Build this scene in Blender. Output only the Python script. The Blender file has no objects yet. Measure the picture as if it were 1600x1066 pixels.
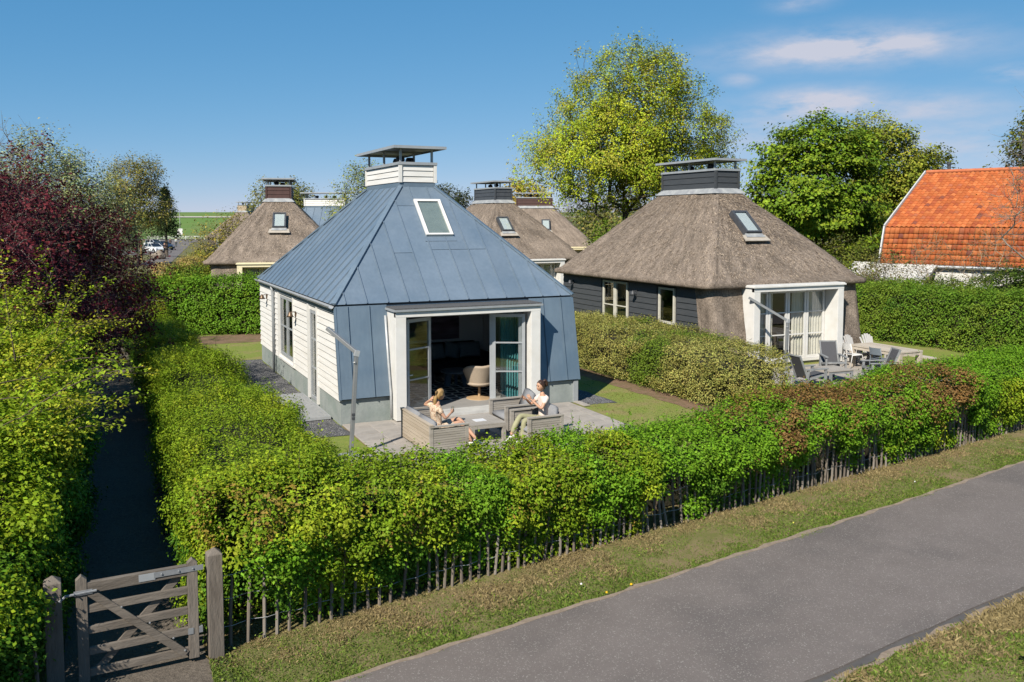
import bpy, bmesh, math, random
import numpy as np
from mathutils import Vector, Matrix
rng = np.random.default_rng(7)
random.seed(7)
R = math.radians
scene = bpy.context.scene
col = scene.collection

# ------------------------------------------------------------------ camera, sky, sun, exposure
YAW = R(25.38)
cam_d = bpy.data.cameras.new('camera')
cam = bpy.data.objects.new('camera', cam_d); col.objects.link(cam)
cam.location = (-5.28, -20.83, 5.0)
cam.rotation_euler = (R(86.0), 0, -YAW)
cam_d.sensor_width = 36; cam_d.lens = 30.87; cam_d.shift_y = -93 / 1600
cam_d.clip_start = .1; cam_d.clip_end = 3000
scene.camera = cam

SUN_EL = R(41); SUN_TO = Vector((-.788, -.611, 0)).normalized()      # horizontal direction towards the sun
sun_d = bpy.data.lights.new('sun', 'SUN'); sun_d.energy = 5.0; sun_d.angle = R(.53); sun_d.color = (1, .93, .81)
sun = bpy.data.objects.new('sun', sun_d); col.objects.link(sun)
sd = Vector((SUN_TO.x * math.cos(SUN_EL), SUN_TO.y * math.cos(SUN_EL), math.sin(SUN_EL)))
sun.rotation_euler = (-sd).to_track_quat('-Z', 'Y').to_euler(); sun.location = (-30, -30, 40)

world = bpy.data.worlds.new('World'); scene.world = world; world.use_nodes = True
nt = world.node_tree; nt.nodes.clear()
def N(tree, kind, **kw):
    n = tree.nodes.new(kind)
    for k, v in kw.items():
        if k == 'inp':
            for a, b in v.items(): n.inputs[a].default_value = b
        else: setattr(n, k, v)
    return n
sky = N(nt, 'ShaderNodeTexSky'); sky.sky_type = 'NISHITA'; sky.sun_disc = False
sky.sun_elevation = SUN_EL; sky.sun_rotation = math.atan2(SUN_TO.x, SUN_TO.y)
sky.altitude = 0; sky.air_density = .6; sky.dust_density = .0; sky.ozone_density = 3.0
bg = N(nt, 'ShaderNodeBackground'); bg.inputs['Strength'].default_value = .088
wo = N(nt, 'ShaderNodeOutputWorld')
def M(tree, op, a, b=None, c=None):
    n = tree.nodes.new('ShaderNodeMath'); n.operation = op
    for i, x in enumerate((a, b, c)):
        if x is None: continue
        if isinstance(x, (int, float)): n.inputs[i].default_value = x
        else: tree.links.new(x, n.inputs[i])
    return n.outputs[0]
# a few fair weather clouds of the sky itself: azimuth and elevation ellipses broken up by noise
tc = N(nt, 'ShaderNodeTexCoord'); sx = N(nt, 'ShaderNodeSeparateXYZ'); nt.links.new(tc.outputs['Generated'], sx.inputs[0])
az = M(nt, 'ARCTAN2', sx.outputs[0], sx.outputs[1]); el = M(nt, 'ARCSINE', sx.outputs[2])
mp = N(nt, 'ShaderNodeMapping'); mp.inputs['Scale'].default_value = (9, 9, 30); nt.links.new(tc.outputs['Generated'], mp.inputs[0])
nz = N(nt, 'ShaderNodeTexNoise', inp={'Scale': 1.3, 'Detail': 7, 'Roughness': .6}); nt.links.new(mp.outputs[0], nz.inputs['Vector'])
tot = None
CL = [(1310, 80, 150, 26, 1.1), (1275, 168, 95, 24, 1.15), (1400, 175, 150, 26, .5), (1500, 225, 140, 40, .45), (1240, 12, 40, 12, .5), (1580, 117, 40, 12, .6), (1185, 200, 110, 45, .42), (1150, 130, 30, 14, .35), (1330, 90, 220, 26, .35)]
for px, py, w, h, a in CL:
    ca = math.atan((px - 800) / 1372) + YAW; ce = math.atan((344 - py) / 1372 * math.cos(ca - YAW))
    da = M(nt, 'DIVIDE', M(nt, 'SUBTRACT', az, ca), w / 1372); de = M(nt, 'DIVIDE', M(nt, 'SUBTRACT', el, ce), h / 1372)
    g = M(nt, 'MULTIPLY', M(nt, 'EXPONENT', M(nt, 'MULTIPLY', M(nt, 'ADD', M(nt, 'MULTIPLY', da, da), M(nt, 'MULTIPLY', de, de)), -1.2)), a)
    tot = g if tot is None else M(nt, 'MAXIMUM', tot, g)
cl = M(nt, 'MULTIPLY', tot, M(nt, 'ADD', M(nt, 'MULTIPLY', nz.outputs[0], 4.6), -1.3))
clamp = N(nt, 'ShaderNodeClamp'); nt.links.new(cl, clamp.inputs[0]); clamp.inputs['Max'].default_value = .92
# clear spring air seen through a polariser: one response curve per channel over the whole sky
sp_ = N(nt, 'ShaderNodeSeparateColor'); nt.links.new(sky.outputs[0], sp_.inputs[0]); hs = N(nt, 'ShaderNodeCombineColor')
for i_, (g_, k_) in enumerate(((1.0, .074), (.52, .199), (.36, .347))):
    nt.links.new(M(nt, 'MULTIPLY', M(nt, 'POWER', sp_.outputs[i_], g_), k_ / (.088 * 2 ** .70)), hs.inputs[i_])
mx = N(nt, 'ShaderNodeMix'); mx.data_type = 'RGBA'; mx.inputs[7].default_value = (4.3, 4.4, 5.1, 1)
nt.links.new(clamp.outputs[0], mx.inputs[0]); nt.links.new(hs.outputs[0], mx.inputs[6])
nt.links.new(mx.outputs[2], bg.inputs['Color']); nt.links.new(bg.outputs[0], wo.inputs[0])

vs = scene.view_settings
vs.view_transform = 'Standard'; vs.look = 'None'; vs.gamma = 1; vs.use_curve_mapping = False; vs.exposure = 0.70
scene.cycles.max_bounces = 7; scene.cycles.transparent_max_bounces = 12; scene.cycles.diffuse_bounces = 4
scene.cycles.glossy_bounces = 3; scene.cycles.use_denoising = True; scene.cycles.caustics_reflective = False; scene.cycles.caustics_refractive = False

def F(X, Y):                       # plan coordinates measured ahead of the viewpoint -> scene
    c, s = math.cos(YAW), math.sin(YAW); dx, dy = X + 4.155, Y - 21.08
    return (dx * c + dy * s, -dx * s + dy * c)

# ------------------------------------------------------------------ materials
MATS = {}
def mat(name, c1, c2=None, scale=6., rough=.7, bump=0., bscale=None, metal=0., stretch=(1, 1, 1), detail=6, coord='Object', c3=None, scale3=.7, spec=.35, lo=.35, hi=.65, amt3=1.0, vary=0.):
    if name in MATS: return MATS[name]
    m = bpy.data.materials.new(name); m.use_nodes = True; t = m.node_tree
    b = t.nodes['Principled BSDF']; b.inputs['Roughness'].default_value = rough; b.inputs['Metallic'].default_value = metal
    b.inputs['Specular IOR Level'].default_value = spec
    c2 = c2 or tuple(x * .8 for x in c1)
    c1, c2 = tuple(x * .83 for x in c1), tuple(x * .83 for x in c2); c3 = tuple(x * .83 for x in c3) if c3 else None
    tcn = N(t, 'ShaderNodeTexCoord'); mpn = N(t, 'ShaderNodeMapping'); mpn.inputs['Scale'].default_value = stretch
    t.links.new(tcn.outputs[coord], mpn.inputs[0])
    n1 = N(t, 'ShaderNodeTexNoise', inp={'Scale': scale, 'Detail': detail, 'Roughness': .62}); t.links.new(mpn.outputs[0], n1.inputs['Vector'])
    r = N(t, 'ShaderNodeValToRGB'); r.color_ramp.elements[0].position = lo; r.color_ramp.elements[1].position = hi
    r.color_ramp.elements[0].color = (*c1, 1); r.color_ramp.elements[1].color = (*c2, 1)
    t.links.new(n1.outputs[0], r.inputs[0]); out = r.outputs[0]
    if c3:
        n3 = N(t, 'ShaderNodeTexNoise', inp={'Scale': scale3, 'Detail': 4, 'Roughness': .6}); t.links.new(mpn.outputs[0], n3.inputs['Vector'])
        r3 = N(t, 'ShaderNodeValToRGB'); r3.color_ramp.elements[0].position = .48; r3.color_ramp.elements[1].position = .68
        r3.color_ramp.elements[1].color = (amt3, amt3, amt3, 1)
        t.links.new(n3.outputs[0], r3.inputs[0])
        k = N(t, 'ShaderNodeMix'); k.data_type = 'RGBA'; k.inputs[7].default_value = (*c3, 1)
        t.links.new(r3.outputs[0], k.inputs[0]); t.links.new(out, k.inputs[6]); out = k.outputs[2]
    if vary:                          # every sheet a little lighter or darker than the next, faint run marks down it
        oi = N(t, 'ShaderNodeObjectInfo'); h = N(t, 'ShaderNodeHueSaturation'); m2 = N(t, 'ShaderNodeMapping'); m2.inputs['Scale'].default_value = (14, 14, .9); t.links.new(tcn.outputs[coord], m2.inputs[0])
        n4 = N(t, 'ShaderNodeTexNoise', inp={'Scale': 1., 'Detail': 4}); t.links.new(m2.outputs[0], n4.inputs['Vector'])
        t.links.new(M(t, 'ADD', M(t, 'ADD', M(t, 'MULTIPLY', oi.outputs['Random'], vary), 1 - vary / 2 - .09), M(t, 'MULTIPLY', n4.outputs[0], .18)), h.inputs['Value']); t.links.new(out, h.inputs['Color']); out = h.outputs[0]
        t.links.new(M(t, 'ADD', M(t, 'MULTIPLY', n4.outputs[0], .3), rough - .15), b.inputs['Roughness'])
    t.links.new(out, b.inputs['Base Color'])
    if bump:
        n2 = N(t, 'ShaderNodeTexNoise', inp={'Scale': bscale or scale * 2, 'Detail': 5, 'Roughness': .6}); t.links.new(mpn.outputs[0], n2.inputs['Vector'])
        bm = N(t, 'ShaderNodeBump', inp={'Strength': min(1, bump), 'Distance': .02 if bump <= 1 else .02 * bump}); t.links.new(n2.outputs[0], bm.inputs['Height']); t.links.new(bm.outputs[0], b.inputs['Normal'])
    MATS[name] = m; return m
def leafmat(name='leaf', trans=.27, rough=.6, spec=.14):
    if name in MATS: return MATS[name]
    m = bpy.data.materials.new(name); m.use_nodes = True; t = m.node_tree; t.nodes.clear()
    at = N(t, 'ShaderNodeAttribute'); at.attribute_name = 'Col'
    b = N(t, 'ShaderNodeBsdfPrincipled'); b.inputs['Roughness'].default_value = rough; b.inputs['Specular IOR Level'].default_value = spec
    tr = N(t, 'ShaderNodeBsdfTranslucent'); ms = N(t, 'ShaderNodeMixShader'); ms.inputs[0].default_value = trans
    o = N(t, 'ShaderNodeOutputMaterial')
    t.links.new(at.outputs['Color'], b.inputs['Base Color']); t.links.new(at.outputs['Color'], tr.inputs['Color'])
    t.links.new(b.outputs[0], ms.inputs[1]); t.links.new(tr.outputs[0], ms.inputs[2]); t.links.new(ms.outputs[0], o.inputs[0])
    MATS[name] = m; return m
def vcolmat(name, rough=.75, spec=.3, noise=.25, nscale=30):
    if name in MATS: return MATS[name]
    m = bpy.data.materials.new(name); m.use_nodes = True; t = m.node_tree; b = t.nodes['Principled BSDF']
    b.inputs['Roughness'].default_value = rough; b.inputs['Specular IOR Level'].default_value = spec
    at = N(t, 'ShaderNodeAttribute'); at.attribute_name = 'Col'
    tcn = N(t, 'ShaderNodeTexCoord'); n1 = N(t, 'ShaderNodeTexNoise', inp={'Scale': nscale, 'Detail': 4}); t.links.new(tcn.outputs['Object'], n1.inputs['Vector'])
    h = N(t, 'ShaderNodeHueSaturation'); t.links.new(M(t, 'ADD', M(t, 'MULTIPLY', n1.outputs[0], noise * 2), 1 - noise), h.inputs['Value'])
    t.links.new(at.outputs['Color'], h.inputs['Color']); t.links.new(h.outputs[0], b.inputs['Base Color'])
    MATS[name] = m; return m
def glassmat(name='glass', tint=(.97, .98, .975), base=.03):
    if name in MATS: return MATS[name]
    m = bpy.data.materials.new(name); m.use_nodes = True; t = m.node_tree; t.nodes.clear()
    tr = N(t, 'ShaderNodeBsdfTransparent'); tr.inputs[0].default_value = (*tint, 1)
    gl = N(t, 'ShaderNodeBsdfGlossy'); gl.inputs['Roughness'].default_value = .02
    lw = N(t, 'ShaderNodeLayerWeight', inp={'Blend': .5}); fr = M(t, 'ADD', M(t, 'MULTIPLY', M(t, 'POWER', lw.outputs['Facing'], 4.), .75), .05); ms = N(t, 'ShaderNodeMixShader'); o = N(t, 'ShaderNodeOutputMaterial')
    t.links.new(M(t, 'ADD', fr, base), ms.inputs[0]); t.links.new(tr.outputs[0], ms.inputs[1]); t.links.new(gl.outputs[0], ms.inputs[2]); t.links.new(ms.outputs[0], o.inputs[0])
    MATS[name] = m; return m
LEAF = leafmat(); GLASS = glassmat(); GLASS_R = glassmat('roof_glass', (.93, .95, .94), .08)
ZINC = mat('zinc_blue', (.13, .178, .232), (.155, .21, .268), 1.3, .42, c3=(.095, .15, .215), scale3=.5, metal=.15, spec=.5, amt3=.6, vary=.10)
ZINC_R = mat('zinc_roof_blue', (.155, .208, .268), (.185, .24, .305), 1.1, .40, c3=(.115, .175, .25), scale3=.4, metal=.2, spec=.5, amt3=.6, vary=.10)
WHITE = mat('white_paint', (.73, .72, .70), (.66, .65, .63), 3, .5, c3=(.62, .59, .52), scale3=2.2, amt3=.35)
WHITEB = mat('white_board', (.72, .71, .69), (.65, .64, .62), 2, .6, stretch=(1, .4, 6), c3=(.58, .54, .48), scale3=1.6, amt3=.4)
CREAM = mat('cream_paint', (.78, .70, .48), (.72, .64, .42), 3, .5)
GREY = mat('grey_paint', (.34, .36, .38), (.29, .31, .33), 4, .5)
LGREY = mat('light_grey_metal', (.42, .44, .46), (.36, .38, .40), 4, .42, metal=.3)
LEAD = mat('lead', (.26, .275, .29), (.40, .41, .41), 4, .6, c3=(.24, .25, .27), scale3=3)
DARKB = mat('dark_board', (.045, .05, .056), (.06, .064, .07), 4, .6, stretch=(1, .5, 6))
BROWNB = mat('brown_board', (.055, .026, .022), (.075, .035, .03), 4, .6)
DARKG = mat('anthracite', (.05, .055, .065), (.07, .075, .085), 6, .5)
DARK = mat('dark_cloth', (.012, .013, .018), (.02, .021, .028), 8, .9)
CONC = mat('concrete', (.30, .33, .32), (.24, .27, .265), 3, .85, .3, 25, c3=(.20, .25, .23), scale3=1.2, amt3=.6)
BRONZE = mat('bronze', (.16, .11, .07), (.10, .07, .05), 12, .45, metal=.6)
STEEL = mat('galvanised_steel', (.42, .44, .46), (.52, .53, .54), 9, .5, metal=.35)
BARK = mat('bark', (.10, .08, .062), (.16, .135, .11), 9, .95, .8, 14, stretch=(1, 1, .3))
BARK2 = mat('grey_bark', (.17, .145, .12), (.25, .22, .19), 9, .95, .6, 14)
TWIG = mat('twig', (.07, .05, .035), (.11, .085, .06), 9, .95)

# ------------------------------------------------------------------ builders
def put(name, mesh, parent=None, m=None):
    o = bpy.data.objects.new(name, mesh); col.objects.link(o)
    if m is not None and not mesh.materials: mesh.materials.append(m)
    if parent is not None: o.parent = parent
    return o
def tag(o, label=None, cat=None, group=None, kind=None):
    if label: o['label'] = label
    if cat: o['category'] = cat
    if group: o['group'] = group
    if kind: o['kind'] = kind
    return o
def thing(name, label, cat, loc=(0, 0, 0), rz=0, group=None):
    o = bpy.data.objects.new(name, None); col.objects.link(o); o.location = loc; o.rotation_euler = (0, 0, rz); o.empty_display_size = .2
    return tag(o, label, cat, group)
def kids(o): return [c for c in col.objects if c.parent is o]
def copy_tree(o, parent=None, childmap=None):
    if childmap is None:
        childmap = {}
        for c in col.objects:
            if c.parent: childmap.setdefault(c.parent, []).append(c)
    c = o.copy(); col.objects.link(c)
    if parent is not None: c.parent = parent
    for ch in childmap.get(o, []): copy_tree(ch, c, childmap)
    return c
class MB:
    def __init__(s): s.v = []; s.f = []
    def add(s, vs, fs):
        k = len(s.v); s.v += [tuple(x) for x in vs]; s.f += [[i + k for i in f] for f in fs]; return s
    def box(s, a, b):
        x0, y0, z0 = a; x1, y1, z1 = b
        return s.add([(x0, y0, z0), (x1, y0, z0), (x1, y1, z0), (x0, y1, z0), (x0, y0, z1), (x1, y0, z1), (x1, y1, z1), (x0, y1, z1)],
                     [(0, 3, 2, 1), (4, 5, 6, 7), (0, 1, 5, 4), (1, 2, 6, 5), (2, 3, 7, 6), (3, 0, 4, 7)])
    def prism(s, poly, d):           # poly: 3d polygon, extruded by vector d
        n = len(poly); d = Vector(d); p = [Vector(q) for q in poly]
        return s.add(p + [q + d for q in p], [list(range(n))[::-1], list(range(n, 2 * n))] + [(i, (i + 1) % n, n + (i + 1) % n, n + i) for i in range(n)])
    def beam(s, p, q, w, h, up=(0, 0, 1)):
        p, q, up = Vector(p), Vector(q), Vector(up); d = (q - p).normalized()
        if abs(d.dot(up)) > .99: up = Vector((0, 1, 0))
        sd_ = d.cross(up).normalized() * w / 2; u_ = sd_.cross(d).normalized() * h / 2
        return s.add([p - sd_ - u_, p + sd_ - u_, p + sd_ + u_, p - sd_ + u_, q - sd_ - u_, q + sd_ - u_, q + sd_ + u_, q - sd_ + u_],
                     [(0, 1, 2, 3), (7, 6, 5, 4), (0, 4, 5, 1), (1, 5, 6, 2), (2, 6, 7, 3), (3, 7, 4, 0)])
    def tube(s, pts, rad, n=8, cap=True):
        pts = [Vector(p) for p in pts]; rad = [rad] * len(pts) if isinstance(rad, (int, float)) else rad
        rings = []; k0 = len(s.v); ref = Vector((0, 0, 1))
        for i, p in enumerate(pts):
            d = (pts[min(i + 1, len(pts) - 1)] - pts[max(i - 1, 0)]).normalized()
            a = d.cross(ref) if abs(d.dot(ref)) < .95 else d.cross(Vector((1, 0, 0)))
            a.normalize(); b = d.cross(a)
            s.v += [tuple(p + (a * math.cos(t) + b * math.sin(t)) * rad[i]) for t in (2 * math.pi * j / n for j in range(n))]
        for i in range(len(pts) - 1):
            for j in range(n):
                s.f.append([k0 + i * n + j, k0 + i * n + (j + 1) % n, k0 + (i + 1) * n + (j + 1) % n, k0 + (i + 1) * n + j])
        if cap: s.f.append([k0 + j for j in range(n)][::-1]); s.f.append([k0 + (len(pts) - 1) * n + j for j in range(n)])
        return s
    def lathe(s, prof, c=(0, 0, 0), n=16):
        k0 = len(s.v)
        for r, z in prof: s.v += [(c[0] + r * math.cos(2 * math.pi * j / n), c[1] + r * math.sin(2 * math.pi * j / n), c[2] + z) for j in range(n)]
        for i in range(len(prof) - 1):
            for j in range(n): s.f.append([k0 + i * n + j, k0 + i * n + (j + 1) % n, k0 + (i + 1) * n + (j + 1) % n, k0 + (i + 1) * n + j])
        return s
    def ell(s, c, r, nu=12, nv=8, rot=None):
        k0 = len(s.v)
        for i in range(nv + 1):
            th = math.pi * i / nv
            for j in range(nu):
                ph = 2 * math.pi * j / nu; p = Vector((r[0] * math.sin(th) * math.cos(ph), r[1] * math.sin(th) * math.sin(ph), r[2] * math.cos(th)))
                if rot is not None: p = rot @ p
                s.v.append(tuple(p + Vector(c)))
        for i in range(nv):
            for j in range(nu): s.f.append([k0 + i * nu + j, k0 + (i + 1) * nu + j, k0 + (i + 1) * nu + (j + 1) % nu, k0 + i * nu + (j + 1) % nu])
        return s
    def build(s, name, m, parent=None, smooth=False, bevel=0, label=None):
        me = bpy.data.meshes.new(name); me.from_pydata(s.v, [], s.f); me.update()
        if bevel:
            bm = bmesh.new(); bm.from_mesh(me); bmesh.ops.bevel(bm, geom=bm.edges[:], offset=bevel, segments=1, affect='EDGES', clamp_overlap=True); bm.to_mesh(me); bm.free()
        if smooth: me.shade_smooth()
        o = put(name, me, parent, m)
        if label: o['label'] = label
        return o
def npmesh(name, V, Q, colors=None, m=None, parent=None, uv=None, smooth=False):
    """V (n,3); Q (f,k) faces of equal size; colors (n,3) per vertex"""
    me = bpy.data.meshes.new(name); n, (f, k) = len(V), Q.shape
    me.vertices.add(n); me.vertices.foreach_set('co', np.ascontiguousarray(V, dtype=np.float32).ravel())
    me.loops.add(f * k); me.loops.foreach_set('vertex_index', np.ascontiguousarray(Q, dtype=np.int32).ravel())
    me.polygons.add(f); me.polygons.foreach_set('loop_start', np.arange(0, f * k, k, dtype=np.int32))
    if colors is not None:
        a = me.color_attributes.new('Col', 'FLOAT_COLOR', 'POINT'); c = np.ones((n, 4), np.float32); c[:, :3] = np.asarray(colors) * .86; a.data.foreach_set('color', c.ravel())
    if uv is not None:
        l = me.uv_layers.new(name='UVMap'); l.data.foreach_set('uv', np.ascontiguousarray(uv[Q.ravel()], dtype=np.float32).ravel())
    me.update(calc_edges=True)
    if smooth: me.shade_smooth()
    return put(name, me, parent, m)
def unit(a): return a / np.maximum(np.linalg.norm(a, axis=-1, keepdims=True), 1e-9)
def leaves(name, P, Nn, size, colr, parent=None, aspect=.62, droop=.0, m=None, spread=.62, fold=.18):
    """one small folded quad per leaf at P, facing roughly Nn"""
    n = len(P); nn = unit(Nn + rng.normal(0, spread * .6, (n, 3)))
    d = unit(np.cross(nn, rng.normal(0, 1, (n, 3)))); d[:, 2] -= droop; d = unit(d)
    s_ = unit(np.cross(nn, d)); L = size * rng.uniform(.65, 1.3, (n, 1)); Wd = L * aspect / 2
    V = np.empty((n, 4, 3)); mid = P + d * L * .45
    V[:, 0] = P; V[:, 1] = mid + s_ * Wd + nn * L * fold * .5; V[:, 2] = P + d * L; V[:, 3] = mid - s_ * Wd + nn * L * fold * .5
    c = np.repeat(colr[:, None, :], 4, axis=1)
    return npmesh(name, V.reshape(-1, 3), np.arange(n * 4).reshape(-1, 4), c.reshape(-1, 3), m or LEAF, parent)
def sprays(C, Nn, per, rad, along=.0, flat=1.):
    """clusters: centres C with outward Nn -> leaf points, normals, cluster index"""
    idx = np.repeat(np.arange(len(C)), per); n = len(idx)
    g = rng.normal(0, 1, (n, 3)) * rad; g += Nn[idx] * rng.uniform(-along, along, (n, 1))
    g[:, 2] *= flat
    P = C[idx] + g
    return P, unit(Nn[idx] * .55 + unit(g) * .35 + np.array([0, 0, .55])), idx
def palette(idx, ncl, base, var=.22, hue=None):
    """leaf colours: cluster tone and per leaf tone; base (k,3) picked per cluster by hue index"""
    base = np.atleast_2d(np.array(base)); k = hue if hue is not None else rng.integers(0, len(base), ncl)
    cl_ = base[k] * rng.uniform(1 - var, 1 + var, (ncl, 1)) * rng.uniform(.93, 1.07, (ncl, 3))
    return np.clip(cl_[idx] * rng.uniform(1 - var, 1 + var, (len(idx), 1)) * rng.uniform(.94, 1.06, (len(idx), 3)), 0, 1)
_ph = rng.uniform(0, 6.28, (12,)); _dr = rng.normal(0, 1, (12, 3))
def wob(P, f=1.):                    # smooth pseudo noise in about -1..1
    P = np.asarray(P) * f; r = 0
    for i in range(12): r = r + np.sin(P @ (_dr[i] * (.7 + .25 * i)) + _ph[i]) / (1.5 + .35 * i)
    return r / 2.6
def frustums(A, B, ra, rb, n=5):
    """tapered tubes from A to B, one per row"""
    d = unit(B - A); ref = np.where(np.abs(d[:, 2:3]) < .9, np.array([[0, 0, 1.]]), np.array([[1., 0, 0]]))
    a = unit(np.cross(d, ref)); b = np.cross(d, a); t = np.arange(n) * 2 * np.pi / n
    ring = a[:, None, :] * np.cos(t)[None, :, None] + b[:, None, :] * np.sin(t)[None, :, None]
    V = np.concatenate([A[:, None] + ring * ra[:, None, None], B[:, None] + ring * rb[:, None, None]], axis=1)
    q = np.array([[j, (j + 1) % n, n + (j + 1) % n, n + j] for j in range(n)])
    Q = (np.arange(len(A))[:, None, None] * 2 * n + q[None]).reshape(-1, 4)
    return V.reshape(-1, 3), Q

# ------------------------------------------------------------------ trees
def tree(name, label, base, ells, trunk_top, n_t=200, r_tip=.012, leaf=(.1, 10, .16), cols=((.1, .15, .02),), var=.22, bark=None, group=None, twigs=2, cat='tree', z0=0, lean=0, shell=.55, pipe=2.35, aspect=.62, twig_len=.45, leaf_frac=1.0, trunk_n=5, upright=.25, wig=.12, stems=1, flat=1., parts=('trunk', 'crown')):
    root = thing(name, label, cat, (base[0], base[1], z0), 0, group)
    E_ = np.array(ells, float); w = (E_[:, 3] * E_[:, 4] * E_[:, 5]) ** .8; w /= w.sum()
    pick = rng.choice(len(E_), n_t, p=w); dd = unit(rng.normal(0, 1, (n_t, 3))); rr = rng.uniform(shell ** 3, 1, (n_t, 1)) ** (1 / 3)
    T = E_[pick, :3] + dd * rr * E_[pick, 3:]; T = T[T[:, 2] > .25]
    T += .08 * rng.normal(0, 1, T.shape) * E_[0, 3]
    nodes = [np.array([0., 0, -.1])]; par = [-1]; cost = [0.]
    for st in range(stems):
        top = np.array(trunk_top, float) + (rng.normal(0, .5, 3) * (1, 1, .2) if st else 0); last = 0
        for i in range(1, trunk_n + 1):
            p = top * i / trunk_n + rng.normal(0, wig, 3) * (1, 1, 0) * (i < trunk_n) + np.array([lean * math.sin(3 * i / trunk_n), 0, 0])
            if st and i == 1: p = p + rng.normal(0, .25, 3) * (1, 1, 0)
            nodes.append(p); par.append(last); cost.append(float(np.linalg.norm(p))); last = len(nodes) - 1
    T = T[np.argsort(np.linalg.norm(T - np.array(trunk_top), axis=1))]
    arr = np.zeros((len(nodes) + len(T) * 4, 3)); arr[:len(nodes)] = nodes; cs = np.zeros(len(arr)); cs[:len(nodes)] = cost; par += [0] * (len(arr) - len(par)); n = len(nodes); tips = []
    for t in T:
        d = np.linalg.norm(arr[1:n] - t, axis=1); k = 1 + int(np.argmin(d + .18 * cs[1:n] + np.where(arr[1:n, 2] > t[2] + .3, .6 * (arr[1:n, 2] - t[2]), 0)))
        a = arr[k]; L_ = np.linalg.norm(t - a); m_ = 1 if L_ < .5 else (2 if L_ < 1.4 else 3); prev = k
        for j in range(1, m_ + 1):
            f = j / m_; p = a + (t - a) * f + np.array([0, 0, upright * L_ * .5 * math.sin(math.pi * f) * (-.4 if f < .3 else .5)])
            if j < m_: p = p + rng.normal(0, .07, 3) * L_
            arr[n] = p; par[n] = prev; cs[n] = cs[prev] + L_ / m_; prev = n; n += 1
        tips.append(prev)
    arr = arr[:n]; par = np.array(par[:n]); rad = np.zeros(n); has = np.zeros(n, bool); has[par[1:]] = True; acc = np.where(has, 0, r_tip ** pipe)
    for i in range(n - 1, 0, -1): acc[par[i]] += acc[i]
    rad = acc ** (1 / pipe)
    tip_idx = np.array(tips); A = arr[par[1:]]; B = arr[1:]
    V1, Q1 = frustums(A, B + (B - A) * .04, np.minimum(rad[par[1:]], rad[1:] * 1.5), rad[1:], 6)
    # fine twigs
    ti = np.repeat(tip_idx, twigs); td = unit(unit(arr[ti] - arr[par[ti]]) + rng.normal(0, .7, (len(ti), 3)) + np.array([0, 0, upright])); tl = twig_len * rng.uniform(.5, 1.4, (len(ti), 1))
    TE = arr[ti] + td * tl
    if len(ti):
        V2, Q2 = frustums(arr[ti], TE, np.full(len(ti), r_tip * .8), np.full(len(ti), r_tip * .35), 3)
        V1, Q1 = np.vstack([V1, V2]), np.vstack([Q1, Q2 + len(V1)])
    npmesh(parts[0], V1, Q1, None, bark or BARK, root)
    size, per, rd = leaf
    if per:
        C_ = np.vstack([arr[tip_idx], arr[ti] * .5 + TE * .5, TE]) if len(ti) else arr[tip_idx]
        if leaf_frac < 1: C_ = C_[rng.random(len(C_)) < leaf_frac]
        cen = (E_[:, :3] * w[:, None]).sum(0); Nn = unit(C_ - cen + np.array([0, 0, .6]))
        P, nn, ix = sprays(C_, Nn, per, rd, flat=flat)
        leaves(parts[1], P, nn, size, palette(ix, len(C_), cols, var), root, aspect)
    return root

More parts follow.
